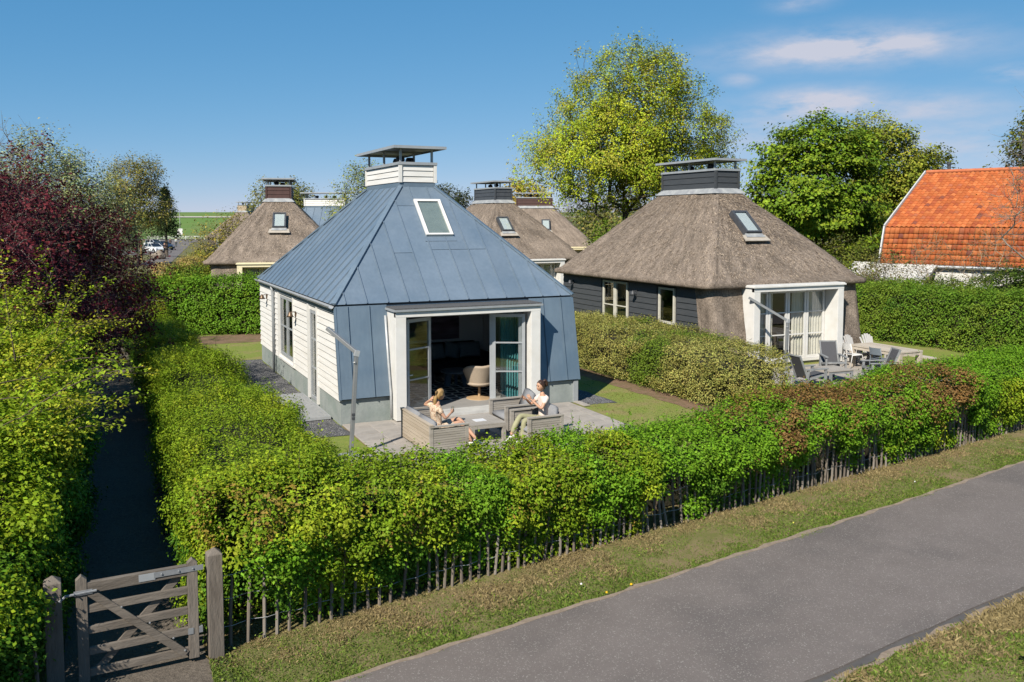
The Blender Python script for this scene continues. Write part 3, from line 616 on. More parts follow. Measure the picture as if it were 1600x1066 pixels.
def boards(root, holes, W, L, z0, z1, m, pitch, yf, x=0, name='weatherboard', far_end=None):
    """overlapping boards on the left wall; each run of each row one board"""
    z = z0; k = 0
    while z < z1 - .05:
        zt = min(z + pitch, z1); runs = [(yf((z + zt) / 2), far_end or L)]
        for h in holes:
            if h[3] > z + .03 and h[2] < zt - .03:
                runs = [r for a, b in runs for r in ((a, min(b, h[0])), (max(a, h[1]), b)) if r[1] - r[0] > .05]
        for a, b in runs:
            d0, d1 = .044 + random.uniform(-.003, .003), .014
            MB().add([(x - d0, a, z), (x - d1, a, zt - .004), (x - .002, a, zt - .004), (x - .002, a, z), (x - d0, b, z), (x - d1, b, zt - .004), (x - .002, b, zt - .004), (x - .002, b, z)],
                     [(0, 3, 2, 1), (4, 5, 6, 7), (0, 1, 5, 4), (1, 2, 6, 5), (2, 3, 7, 6), (3, 0, 4, 7)]).build(name, m, root)
        z += pitch; k += 1
def chimney(root, x0, x1, y0, y1, zb, zt, m, flash, nposts=(3, 2), rim=LGREY, rows=3, capz=.5, oh=.27, flues=((.3, .3), (.7, .45)), trim=None, flare=.0):
    ch = MB()
    if flare: ch.add([(x0 - flare, y0 - flare, zb), (x1 + flare, y0 - flare, zb), (x1 + flare, y1 + flare, zb), (x0 - flare, y1 + flare, zb), (x0 - .02, y0 - .02, zb + .2), (x1 + .02, y0 - .02, zb + .2), (x1 + .02, y1 + .02, zb + .2), (x0 - .02, y1 + .02, zb + .2)], [(0, 1, 5, 4), (1, 2, 6, 5), (2, 3, 7, 6), (3, 0, 4, 7), (4, 5, 6, 7), (0, 3, 2, 1)])
    else: ch.box((x0, y0, zb - .1), (x1, y1, zb + .18))
    c = ch.build('chimney', flash, root)
    b0, h = zb + .18, (zt - zb - .18) / rows
    MB().box((x0 + .03, y0 + .03, zb), (x1 - .03, y1 - .03, zt - .01)).build('chimney_core', m, c)
    for i in range(rows):
        z = b0 + i * h
        for (A, B, nx, ny) in (((x0, y0), (x1, y0), 0, -1), ((x0, y1), (x0, y0), -1, 0), ((x1, y0), (x1, y1), 1, 0), ((x1, y1), (x0, y1), 0, 1)):
            a, b = Vector((*A, 0)), Vector((*B, 0)); d = (b - a).normalized(); n_ = Vector((nx, ny, 0)); a = a + d * .06; b = b - d * .06
            P = [a + n_ * .022 + Vector((0, 0, z + .004)), a + n_ * .002 + Vector((0, 0, z + h - .012)), a - n_ * .03 + Vector((0, 0, z + h - .012)), a - n_ * .03 + Vector((0, 0, z + .004))]
            MB().prism(P, b - a).build('chimney_board', m, c)
    for (X, Y) in ((x0, y0), (x1, y0), (x0, y1), (x1, y1)): MB().box((X - .045, Y - .045, b0 - .01), (X + .045, Y + .045, zt)).build('corner_post', trim or m, c)
    mb = MB(); o_ = .06
    mb.box((x0 - o_, y0 - o_, zt), (x1 + o_, y0 + .06, zt + .08)); mb.box((x0 - o_, y1 - .06, zt), (x1 + o_, y1 + o_, zt + .08)); mb.box((x0 - o_, y0 + .06, zt), (x0 + .06, y1 - .06, zt + .08)); mb.box((x1 - .06, y0 + .06, zt), (x1 + o_, y1 - .06, zt + .08)); mb.box((x0 + .06, y0 + .06, zt), (x1 - .06, y1 - .06, zt + .03))
    mb.build('chimney_rim', rim, c)
    n = nposts[0]
    for i in range(n):
        for X in (x0 + .05, x1 - .05):
            Y = y0 + .12 + (y1 - y0 - .24) * i / (n - 1); MB().box((X - .03, Y - .03, zt + .08), (X + .03, Y + .03, zt + capz)).build('cap_post', rim, c)
    cp = MB().box((x0 - oh, y0 - oh, zt + capz), (x1 + oh, y1 + oh, zt + capz + .035)); t = zt + capz
    for a, b in (((x0 - oh, y0 - oh), (x1 + oh, y0 - oh + .03)), ((x0 - oh, y1 + oh - .03), (x1 + oh, y1 + oh)), ((x0 - oh, y0 - oh + .03), (x0 - oh + .03, y1 + oh - .03)), ((x1 + oh - .03, y0 - oh + .03), (x1 + oh, y1 + oh - .03))): cp.box((*a, t - .045), (*b, t))
    for i in range(n):
        Y = y0 + .12 + (y1 - y0 - .24) * i / (n - 1); cp.box((x0 - oh + .03, Y - .02, t - .04), (x1 + oh - .03, Y + .02, t))
    cp.build('cap_plate', rim, c)
    for fx, fy in flues:
        X, Y = x0 + (x1 - x0) * fx, y0 + (y1 - y0) * fy
        MB().lathe([(.0, 0), (.09, 0), (.09, .12), (.14, .13), (.14, .2), (.10, .27), (0, .28)], (X, Y, zt + .03), 12).build('flue', mat('flue_black', (.02, .02, .022), None, 5, .5), c)
    return c
def skylight(root, c, ex, ey, nrm, w, h, frame=WHITE, glass=GLASS_R, sill=True, proud=.10, blind=None):
    blind = blind or mat('blind', (.33, .37, .34), (.28, .32, .29), 3, .9)
    c, ex, ey, nrm = map(Vector, (c, ex, ey, nrm)); mb = MB()
    def bar(x0, x1, y0, y1): mb.prism([c + ex * x0 + ey * y0 - nrm * .1, c + ex * x1 + ey * y0 - nrm * .1, c + ex * x1 + ey * y1 - nrm * .1, c + ex * x0 + ey * y1 - nrm * .1], nrm * (proud + .1))
    f = .085; bar(-w / 2, -w / 2 + f, -h / 2, h / 2); bar(w / 2 - f, w / 2, -h / 2, h / 2); bar(-w / 2 + f, w / 2 - f, h / 2 - f, h / 2); bar(-w / 2 + f, w / 2 - f, -h / 2, -h / 2 + f * .7)
    o = mb.build('skylight', frame, root)
    P = [(-w / 2 + f, -h / 2 + f * .7), (w / 2 - f, -h / 2 + f * .7), (w / 2 - f, h / 2 - f), (-w / 2 + f, h / 2 - f)]
    MB().prism([c + ex * x + ey * y + nrm * (proud - .03) for x, y in P], nrm * .012).build('glass', glass, o)
    MB().prism([c + ex * x + ey * y + nrm * (proud - .075) for x, y in P], nrm * .02).build('roller_blind', blind, o)
    if sill:
        P = [(-w / 2 - .06, -h / 2 - .19), (w / 2 + .06, -h / 2 - .19), (w / 2 + .03, -h / 2), (-w / 2 - .03, -h / 2)]
        MB().prism([c + ex * x + ey * y - nrm * .02 for x, y in P], nrm * .05).build('apron', LEAD if frame is not WHITE else ZINC_R, o)
    return o
def gull_lamp(root, p, m, sx=-1):
    x, y, z = p; mb = MB(); mb.beam((x, y, z - .09), (x, y, z + .06), .04, .07, (1, 0, 0)); mb.tube([(x, y, z + .03), (x + sx * .10, y, z + .05), (x + sx * .17, y, z + .0)], .013, 6)
    o = mb.build('wall_lamp', m, root); MB().lathe([(.02, .10), (.05, .07), (.075, .0), (.10, -.05), (.11, -.055), (.07, .0), (.0, .06)], (x + sx * .17, y, z - .04), 12).build('lamp_shade', m, o, True)
    MB().beam((x, y + .02, z - .24), (x, y + .02, z - .09), .02, .02, (1, 0, 0)).build('lamp_bracket', m, o); return o
def portal(root, px0, px1, yf, yb, m, roofm, zt=2.86, zl=2.62, jw=.27, z0=.06):
    o = MB().box((px0, yf, z0), (px0 + jw, yb, zt - .1)).build('porch', m, root, bevel=.004); MB().box((px1 - jw, yf, z0), (px1, yb, zt - .1)).build('porch_post', m, o, bevel=.004)
    MB().box((px0 + .0, yf - .003, zl), (px1 - .0, yf + .12, zt - .1)).build('lintel', m, o)
    MB().box((px0 + jw + .004, yf + .12, zl + .02), (px1 - jw - .004, yb, zl + .06)).build('soffit', m, o)
    MB().box((px0 - .05, yf - .06, zt - .1), (px1 + .05, yb + .25, zt - .05)).build('fascia', LGREY if roofm is not m else m, o)
    MB().box((px0 - .02, yf - .03, zt - .05), (px1 + .02, yb + .25, zt - .02)).build('porch_roof', roofm, o)
    return o
ROOFFELT = mat('roof_felt', (.06, .06, .065), (.12, .12, .12), 30, .95, .5, 60)
yslope = lambda z: .39 - (2.92 - z) * .45 / 2.27
def shell(root, W, L, holes, wm, fm, yfront=.42, zf=.62, zt=2.86, detail=True, door_holes=(), px=(1.29, 5.27), inner=None):
    """foundation and wall bodies with openings on the left; front open behind the porch"""
    fo = wall_x(0, .25, .02, L, 0, zf, list(door_holes))
    fo.box((.25, .02, 0), (px[0] + .02, .25, zf)).box((px[1] - .02, .02, 0), (W, .25, zf)).box((W - .25, .25, 0), (W, L, zf)).box((.25, L - .25, 0), (W - .25, L, zf))
    fo.build('foundation', fm, root)
    w = wall_x(.0, .2, yfront, L, zf, zt, holes)
    w.box((.2, yfront, zf), (px[0] + .05, yfront + .15, zt)).box((px[1] - .05, yfront, zf), (W - .2, yfront + .15, zt)).box((W - .2, yfront, zf), (W, L, zt)).box((.2, L - .2, zf), (W - .2, L, zt)).box((px[0] + .05, yfront, 2.66), (px[1] - .05, yfront + .15, zt))
    w.build('wall', wm, root)
    MB().box((.21, yfront + .16, 2.70), (W - .21, L - .21, 2.74)).build('ceiling', WHITE, root)
    MB().box((.26, .26, 0), (W - .26, L - .26, .12)).build('floor', mat('floor', (.34, .33, .32), (.30, .29, .28), 3, .4), root)
def metal_house(name, label, loc, rz, full=True, W=6.58, L=11.18, cx=(2.74, 3.80), cy=(3.6, 7.05), group=None):
    root = thing(name, label, 'holiday cottage', (*loc, 0), rz, group); ze, zc = 2.92, 5.95
    e = .06; A = [(-e, .36, ze), (W + e, .36, ze), (W + e, L + e, ze), (-e, L + e, ze)]
    T = [(cx[0], cy[0], zc), (cx[1], cy[0], zc), (cx[1], cy[1], zc), (cx[0], cy[1], zc)]
    pit = .545
    def sp(k): return [3.55] if k in (4, 5, 6, 7, 8) else ([1.9] if k in (5, 6, 7, 8) else [])
    def sp2(k): return {4: [1.75], 5: [3.62], 6: [1.85, 3.62], 7: [1.85, 3.62], 8: [1.85, 3.62], 9: [3.62]}.get(k, [])
    if full:
        to3, nr, ex, ey = metal_face(root, A[0], A[1], T[1], T[0], pit, ZINC_R, sp2, off=.3)
        metal_face(root, A[3], A[0], T[0], T[3], .6, ZINC_R, None, off=.25, seam_h=.05)
        metal_face(root, A[1], A[2], T[2], T[1], 1.2, ZINC_R); metal_face(root, A[2], A[3], T[3], T[2], 1.4, ZINC_R)
    else:
        to3, nr, ex, ey = metal_face(root, A[0], A[1], T[1], T[0], .62, ZINC_R)
        metal_face(root, A[3], A[0], T[0], T[3], 1.2, ZINC_R); metal_face(root, A[1], A[2], T[2], T[1], 1.2, ZINC_R); metal_face(root, A[2], A[3], T[3], T[2], 1.4, ZINC_R)
    MB().prism([(-.02, .42, ze - .06), (W + .02, .42, ze - .06), (W + .02, L, ze - .06), (-.02, L, ze - .06)], (0, 0, .05)).build('roof_deck', DARKG, root)
    for a, b in zip(A, T): MB().beam(Vector(a) + Vector((0, 0, .03)), Vector(b) + Vector((0, 0, .03)), .13, .045).build('hip_cap', ZINC, root)
    if full: skylight(root, Vector(((3.36), 2.62, 0)) + Vector((0, 0, ze + (2.62 - .36) * (zc - ze) / (cy[0] - .36))), ex, ey, nr, .80, 1.46)
    chimney(root, cx[0], cx[1], cy[0], cy[1], 5.92, 6.60, WHITEB, ZINC, rim=LGREY, flues=((.3, .28), (.5, .55), (.72, .4)), trim=WHITE)
    holes = [(2.34, 3.30, .06, 2.56), (5.40, 7.62, .72, 2.62)]
    shell(root, W, L, holes, WHITE, CONC, door_holes=[holes[0]])
    # leaning metal wall panels beside the porch
    for x0, x1 in ((0, 1.285), (5.275, W)):
        metal_face(root, (x0 - .02 * (x0 == 0), yslope(.65), .65), (x1 + .02 * (x1 == W), yslope(.65), .65), (x1 + .02 * (x1 == W), yslope(2.88), 2.88), (x0 - .02 * (x0 == 0), yslope(2.88), 2.88), pit, ZINC, off=.3 if x0 == 0 else .41)
        MB().add([(x0 + .02, yslope(.66) + .012, .66), (x1 - .02, yslope(.66) + .012, .66), (x1 - .02, .42, .66), (x0 + .02, .42, .66), (x0 + .02, .41, 2.85), (x1 - .02, .41, 2.85)], [(0, 1, 5, 4), (0, 3, 2, 1), (0, 4, 3), (1, 2, 5), (2, 3, 4, 5)]).build('wall_backing', DARKG, root)
    MB().beam((-.03, yslope(.64) - .0, .64), (-.03, yslope(2.86), 2.86), .06, .05, (0, 1, 0)).build('corner_strip', ZINC, root)
    MB().beam((W + .03, yslope(.64) - .0, .64), (W + .03, yslope(2.86), 2.86), .06, .05, (0, 1, 0)).build('corner_strip', ZINC, root)
    MB().box((W - .12, -.03, 0), (W + .02, .02, .62)).build('foundation_edge', GREY, root)
    MB().box((-.05, .40, 2.70), (.0, L, 2.86)).build('frieze', GREY, root)
    gt = MB(); 
    for i in range(8):
        a0, a1 = math.pi * i / 8 + math.pi, math.pi * (i + 1) / 8 + math.pi; r = .06
        gt.prism([(-.13 + r * math.cos(a0), .33, 2.90 + r * math.sin(a0)), (-.13 + r * math.cos(a1), .33, 2.90 + r * math.sin(a1)), (-.13 + (r + .008) * math.cos(a1), .33, 2.90 + (r + .008) * math.sin(a1)), (-.13 + (r + .008) * math.cos(a0), .33, 2.90 + (r + .008) * math.sin(a0))], (0, L - .27, 0))
    gt.beam((-.195, .33, 2.905), (-.195, L + .06, 2.905), .022, .022).build('gutter', STEEL, root)
    MB().tube([(-.13, 8.35, 2.84), (-.11, 8.35, 2.72), (-.09, 8.35, 2.6), (-.09, 8.35, .02)], .045, 10).build('downpipe', GREY, root, True)
    if full:
        bh = [(2.24, 3.40, 0, 2.66), (5.30, 7.72, .60, 2.68)]
        boards(root, bh, W, L, .60, 2.70, WHITEB, .172, lambda z: yslope(z) + .03)
        for y in (2.29, 3.35): MB().box((-.06, y - .05, .1), (.0, y + .05, 2.70)).build('window_trim', WHITE, root)
        for y in (5.35, 7.67): MB().box((-.06, y - .05, .66), (.0, y + .05, 2.70)).build('window_trim', WHITE, root)
        MB().box((-.075, 5.3, .61), (.02, 7.72, .66)).build('window_sill', WHITE, root)
        d = pane_leaf(root, (.03, 3.29), (.03, 2.35), .10, 2.55, GREY, 'side_door', (.36, .68), .08, .06, handle=None)
        for a, b in ((7.6, 6.52), (6.5, 5.42)): pane_leaf(root, (.03, a), (.03, b), .74, 2.61, GREY, 'casement_window', (.5,), .07, .06, mull=())
        gull_lamp(root, (-.04, 4.95, 2.28), BRONZE); gull_lamp(root, (-.04, 9.7, 2.42), BRONZE)
    portal(root, 1.29, 5.27, -.35, .42, WHITE, ROOFFELT)
    return root
H = metal_house('metal_roofed_cottage', 'blue grey metal clad cottage with open glazed doors and two women on its patio', (0, 0), 0)
hp = H
MB().tube([(1.23, .30, 2.62), (1.235, .12, 1.6), (1.24, -.08, .7), (1.24, -.10, .1)], .03, 8).build('porch_downpipe', STEEL, hp, True)
# threshold and open leaves of the garden doors
MB().box((1.57, -.30, .035), (4.99, .30, .10)).build('threshold', mat('sill', (.55, .55, .54), None, 3, .5), hp)
MB().box((1.565, .16, .10), (1.63, .30, 2.6)).box((4.93, .16, .10), (4.995, .30, 2.6)).box((1.63, .16, 2.54), (4.93, .30, 2.6)).build('door_frame', GREY, hp)
pane_leaf(hp, (1.64, -.10), (2.42, .30), .13, 2.53, LGREY, 'door', (.36, .68), .085, .055, handle=0)
pane_leaf(hp, (1.60, -.06), (1.585, .15), .13, 2.53, LGREY, 'door', (.36, .68), .06, .05)
pane_leaf(hp, (4.16, .28), (4.93, -.12), .13, 2.53, LGREY, 'door', (.36, .68), .085, .055)
pane_leaf(hp, (4.10, .33), (4.86, -.055), .13, 2.53, LGREY, 'door', (.36, .68), .085, .03)
# room behind the doors
MB().box((.21, 5.9, .12), (6.37, 6.0, 2.70)).box((.2, .58, .12), (.25, 5.9, 2.70)).box((6.33, .58, .12), (6.37, 5.9, 2.70)).build('inner_wall', mat('inner_wall', (.82, .82, .81), (.8, .8, .79), 2, .8), hp)
pt = thing('painting', 'dark landscape painting hanging on the wall of the living room', 'painting', (4.5, 5.87, 1.12))
MB().box((-.95, -.03, 0), (.95, 0, 1.15)).build('canvas', mat('canvas', (.20, .13, .17), (.045, .03, .04), 1.4, .7, stretch=(.4, 1, 3), c3=(.30, .26, .32), scale3=1.2), pt)
def cushion(name, label, loc, size, m, rot=(0, 0, 0), puff=.35):
    bm = bmesh.new(); bmesh.ops.create_cube(bm, size=1); bmesh.ops.subdivide_edges(bm, edges=bm.edges[:], cuts=6, use_grid_fill=True)
    for v in bm.verts:
        x, y, z = v.co * 2; ed = max(0, 1 - (abs(x) ** 6 + abs(y) ** 6) * puff * .9); v.co.z *= max(.25, ed); v.co.x *= 1 - .06 * (1 - abs(y) ** 2) ; v.co.y *= 1 - .06 * (1 - abs(x) ** 2)
        v.co.x *= size[0]; v.co.y *= size[1]; v.co.z *= size[2]
    me = bpy.data.meshes.new(name); bm.to_mesh(me); bm.free(); me.shade_smooth(); o = put(name, me, None, m); o.location = loc; o.rotation_euler = rot
    return tag(o, label, 'cushion')
sf = thing('sofa', 'dark corner sofa against the back wall of the living room', 'sofa', (2.65, 4.85, .12))
sb = lambda n, a, b: MB().box(a, b).build(n, DARK, sf, bevel=.04)
sb('seat', (0, 0, .08), (3.3, .95, .42)); sb('backrest', (0, .72, .42), (3.3, 1.0, .92)); sb('seat', (0, -1.7, .08), (.95, -.01, .42)); sb('backrest', (-.24, -1.7, .08), (-.01, 1.0, .92)); sb('armrest', (3.31, 0, .08), (3.55, 1.0, .62))
CUSH = mat('cushion_cloth', (.22, .27, .30), (.17, .21, .235), 14, .9)
cushion('cushion', 'left one of two grey cushions leaning on the dark sofa', (4.5, 5.38, .80), (.5, .5, .2), CUSH, (R(70), 0, R(14)))
cushion('cushion', 'grey blue cushion tilted on the sofa, second from the left', (5.0, 5.38, .82), (.5, .5, .2), CUSH, (R(68), R(12), R(-10)))
cushion('cushion', 'wide grey cushion at the right end of the dark sofa', (5.62, 5.40, .80), (.75, .5, .2), CUSH, (R(70), 0, 0))
tb = thing('coffee_table', 'round blue grey coffee table on the patterned rug indoors', 'coffee table', (4.25, 3.1, .128))
TBM = mat('table_blue', (.13, .17, .21), (.10, .135, .17), 5, .6)
MB().lathe([(0, .40), (.46, .40), (.47, .42), (.46, .45), (0, .45)], n=28).build('table_top', TBM, tb)
for a in (70, 190, 310): MB().beam((.33 * math.cos(R(a)), .33 * math.sin(R(a)), 0), (.25 * math.cos(R(a)), .25 * math.sin(R(a)), .40), .09, .17, (math.cos(R(a)), math.sin(R(a)), 0)).build('leg', TBM, tb)
def rugmat():
    m = bpy.data.materials.new('rug'); m.use_nodes = True; t = m.node_tree; b = t.nodes['Principled BSDF']; b.inputs['Roughness'].default_value = .95
    c = N(t, 'ShaderNodeTexCoord'); v = N(t, 'ShaderNodeTexVoronoi', inp={'Scale': 3.2, 'Randomness': .35}); v.feature = 'DISTANCE_TO_EDGE'; t.links.new(c.outputs['Object'], v.inputs['Vector'])
    r = N(t, 'ShaderNodeValToRGB'); r.color_ramp.interpolation = 'CONSTANT'; r.color_ramp.elements[0].color = (.55, .54, .50, 1); r.color_ramp.elements[1].position = .09; r.color_ramp.elements[1].color = (.03, .032, .04, 1)
    t.links.new(v.outputs['Distance'], r.inputs[0]); t.links.new(r.outputs[0], b.inputs['Base Color']); return m
rg = MB().box((2.3, 1.25, .12), (5.6, 4.4, .128)).build('rug', rugmat()); tag(rg, 'dark rug with a pale cell pattern on the living room floor', 'rug')
ac = thing('swivel_armchair', 'beige upholstered swivel armchair standing just inside the open doors', 'armchair', (4.15, 1.15, .12), R(-14)); ac.scale = (1.22, 1.22, 1.02)
BEI = mat('beige_cloth', (.42, .34, .26), (.36, .29, .22), 40, .9, .2, 80)
sh = []; shq = []; nu_, nv_ = 17, 9
for k in range(nv_):
    t = k / (nv_ - 1)
    for i in range(nu_):
        a = R(-118 + 236 * i / (nu_ - 1)); f = abs(i / (nu_ - 1) * 2 - 1); top = .98 - .34 * f ** 2.2 - .05 * math.exp(-(f * 4) ** 2); z = .40 + (top - .40) * t; r = .27 + .12 * t - .02 * f
        sh.append((r * math.sin(a), -r * math.cos(a) - .04 * t, z))
for k in range(nv_ - 1):
    for i in range(nu_ - 1): shq.append((k * nu_ + i, k * nu_ + i + 1, (k + 1) * nu_ + i + 1, (k + 1) * nu_ + i))
V = np.array(sh); V2 = V * np.array([.86, .86, 1.]) + np.array([0, 0, -.0]); Qb = np.array(shq); nV = len(V)
rim = [list(range(nu_)), [(nv_ - 1) * nu_ + i for i in range(nu_)], [k * nu_ for k in range(nv_)], [k * nu_ + nu_ - 1 for k in range(nv_)]]
ex_ = [(r_[i], r_[i + 1], r_[i + 1] + nV, r_[i] + nV) for r_ in rim for i in range(len(r_) - 1)]
npmesh('backrest', np.vstack([V, V2]), np.vstack([Qb, Qb[:, ::-1] + nV, np.array(ex_)]), None, BEI, ac, smooth=True)
MB().lathe([(0, .33), (.20, .34), (.28, .38), (.30, .42), (.26, .47), (0, .48)], n=20).build('seat', BEI, ac, True)
WOODL = mat('pale_wood', (.46, .32, .18), (.38, .26, .15), 6, .5)
MB().lathe([(.03, .05), (.025, .33)], n=10).build('column', WOODL, ac); MB().lathe([(0, .05), (.06, .05), (.29, .012), (.30, 0), (0, 0)], n=24).build('base', WOODL, ac)
TEAL = mat('teal_curtain', (.12, .40, .44), (.10, .34, .38), 4, .9)
for i, (a, b, lb) in enumerate((((4.55, .62), (5.05, .55), 'teal curtain gathered behind the right hand glass door'), ((1.50, .62), (1.95, .60), 'teal curtain gathered behind the left hand glass door'))):
    V, Q = curtain_sheet(a, b, .16, 2.58, .04, 7); tag(npmesh('curtain', V, Q, None, TEAL, smooth=True), lb, 'curtain')
rl = MB().tube([(1.4, .62, 2.62), (5.1, .62, 2.62)], .012, 6).build('curtain_rail', STEEL); tag(rl, 'curtain rail across the head of the open garden doors', 'curtain rail')
# steel grating steps outside the side door
for i, (y0, y1, lb) in enumerate(((.78, 2.42, 'steel grating panel in front of the side door, the one nearer the patio'), (2.44, 4.1, 'steel grating panel beside the side door, the one farther from the patio'))):
    gr = thing('grating', lb, 'grating', (-.06, y0, .02), 0, 'steel gratings at the side door'); w_, l_ = .86, y1 - y0
    MB().box((-w_, 0, 0), (0, .02, .07)).box((-w_, l_ - .02, 0), (0, l_, .07)).box((-w_, .02, 0), (-w_ + .02, l_ - .02, .07)).box((-.02, .02, 0), (0, l_ - .02, .07)).build('frame', STEEL, gr)
    b = MB()
    for j in range(34): x = -w_ + .03 + (w_ - .06) * j / 33; b.box((x - .004, .02, .03), (x + .004, l_ - .02, .068))
    for j in range(1, 15): y = l_ * j / 15; b.box((-w_ + .02, y - .005, .045), (-.02, y + .005, .062))
    b.build('bars', STEEL, gr); MB().box((-w_ + .02, .02, .005), (-.02, l_ - .02, .02)).build('tray', LGREY, gr)

def thatched_house(name, label, loc, rz, W=6.6, L=10.3, cx=(2.77, 3.83), cy=(3.6, 7.0), side=None, chim=DARKB, pm=WHITE, doors=True, curtains=True, straws=0, sky=True, nn=160, px=(1.30, 5.28), oh=.42, group=None, det=True, zc=6.02, frame=None, skyx=0., skyt=.45):
    root = thing(name, label, 'holiday cottage', (*loc, 0), rz, group)
    thatch_roof(root, -oh, W + oh, .02, L + oh, cx[0] - .12, cx[1] + .12, cy[0] - .12, cy[1] + .12, 2.74, zc, .26, straws, nn)
    chimney(root, cx[0], cx[1], cy[0], cy[1], zc - .02, 6.85, chim, LEAD, flare=.22, flues=((.4, .25), (.6, .7)), capz=.42, oh=.22)
    shell(root, W, L, side or [], mat('wall_dark', (.05, .05, .055)), CONC, yfront=.5, zt=2.72, px=px)
    sd_ = (W - px[1])
    thatch_block(root, -.06, px[0] - .01, .30, 2.82, -.12, .30, side=-1); thatch_block(root, px[1] + .01, W + .06, .30, 2.82, -.12, .30, side=1)
    portal(root, px[0], px[1], -.35, .55, pm, pm, zt=2.86, zl=2.62, jw=.26)
    if det:
        fm = frame or pm; n = 4; w = (px[1] - px[0] - .56) / n; x = px[0] + .28
        MB().box((x - .015, .20, .08), (px[1] - .265, .34, .16)).build('threshold', fm, root)
        for i in range(n): pane_leaf(root, (x + i * w + .012, .27), (x + (i + 1) * w - .012, .27), .17, 2.58, fm, 'door', (.36, .68), .085, .06, handle=0 if i == 2 else None)
        if curtains:
            CU = mat('cream_curtain', (.74, .70, .62), (.66, .62, .55), 5, .9)
            for a, b, wv in ((x + .02, x + w * 1.35, 8), (x + 2.35 * w, x + 4 * w - .02, 11)):
                V, Q = curtain_sheet((a, .38), (b, .38), .18, 2.58, .04, wv); npmesh('curtain', V, Q, None, CU, root, smooth=True)
    if sky:
        a = math.atan2(zc - 3.0, cy[0] - .14); nr = Vector((0, -math.sin(a), math.cos(a))); ey = Vector((0, math.cos(a), math.sin(a)))
        c = Vector((W / 2 + skyx, .02, 3.0)) + ey * (math.hypot(zc - 3.0, cy[0] - .14) * skyt) + nr * .10
        skylight(root, c, Vector((1, 0, 0)), ey, nr, .70, 1.15, frame=DARKG, proud=.12, blind=mat('pale_blind', (.78, .80, .80), (.74, .77, .77), 3, .9))
        MB().prism([c + ey * -.62 + Vector((-.5, 0, 0)) - nr * .04, c + ey * -.62 + Vector((.5, 0, 0)) - nr * .04, c - ey * .95 + Vector((.56, 0, 0)) - nr * .02, c - ey * .95 + Vector((-.56, 0, 0)) - nr * .02], nr * .04).build('apron', mat('apron_pale', (.44, .39, .33), (.36, .32, .27), 5, .7), root)
    return root
RH = thatched_house('thatched_cottage', 'large thatched cottage with black board side wall and white porch, right of the blue cottage', (13.0, 2.15), 0, side=[(5.2, 7.05, .72, 2.66), (2.2, 3.22, 1.3, 2.64)], straws=26000, skyt=.60, skyx=-.42, nn=320)
boards(RH, [(5.1, 7.15, .6, 2.72), (2.1, 3.32, 1.2, 2.70)], 6.6, 10.3, .45, 2.74, DARKB, .215, lambda z: .55, name='weatherboard')
for a, b in ((7.02, 6.14), (6.11, 5.23)): pane_leaf(RH, (-.01, a), (-.01, b), .75, 2.63, mat('window_cream', (.62, .60, .52)), 'casement_window', (.5,), .075, .07)
pane_leaf(RH, (-.01, 3.19), (-.01, 2.23), 1.33, 2.61, MATS['window_cream'], 'casement_window', (), .075, .07)
gull_lamp(RH, (-.04, 4.6, 2.32), DARKG); gull_lamp(RH, (-.04, 9.4, 2.42), DARKG)
X, Y = F(-15.25, 44.4)
LH = thatched_house('thatched_cottage', 'thatched cottage with cream porch behind the hedge, left of the blue roof', (X, Y), -YAW + R(12), L=10.8, chim=BROWNB, pm=CREAM, curtains=True, cx=(2.55, 3.85), straws=9000, skyt=.62, skyx=.0, det=True, frame=CREAM)
X, Y = F(-1.95, 47.3)
thatched_house('thatched_cottage', 'thatched cottage with a dark grey chimney straight behind the blue metal roof', (X, Y), 0, chim=DARKG, straws=6000, skyt=.55, skyx=-.7, det=True, cy=(3.6, 6.6))
X, Y = F(-1.6, 71.3)
thatched_house('thatched_cottage', 'thatched cottage with a brown chimney half hidden by the oak, farthest back in the middle', (X, Y), -YAW, W=8.2, L=7.6, chim=BROWNB, pm=CREAM, cx=(2.0, 5.0), cy=(3.2, 4.4), px=(4.3, 7.7), skyt=.5, skyx=.3, frame=CREAM, straws=0)
X, Y = F(-19.6, 65)
metal_house('metal_roofed_cottage', 'far blue metal roofed cottage with a white chimney behind the left thatched cottage', (X, Y), -YAW, full=False, W=10.6, L=7.4, cx=(3.5, 6.6), cy=(3.4, 4.4))
X, Y = F(-37.5, 108)
thatched_house('thatched_cottage', 'small distant thatched cottage roof showing left of the brown chimney', (X, Y), -YAW, chim=mat('tan_board', (.45, .36, .25)), det=False, curtains=False, sky=False, nn=80)

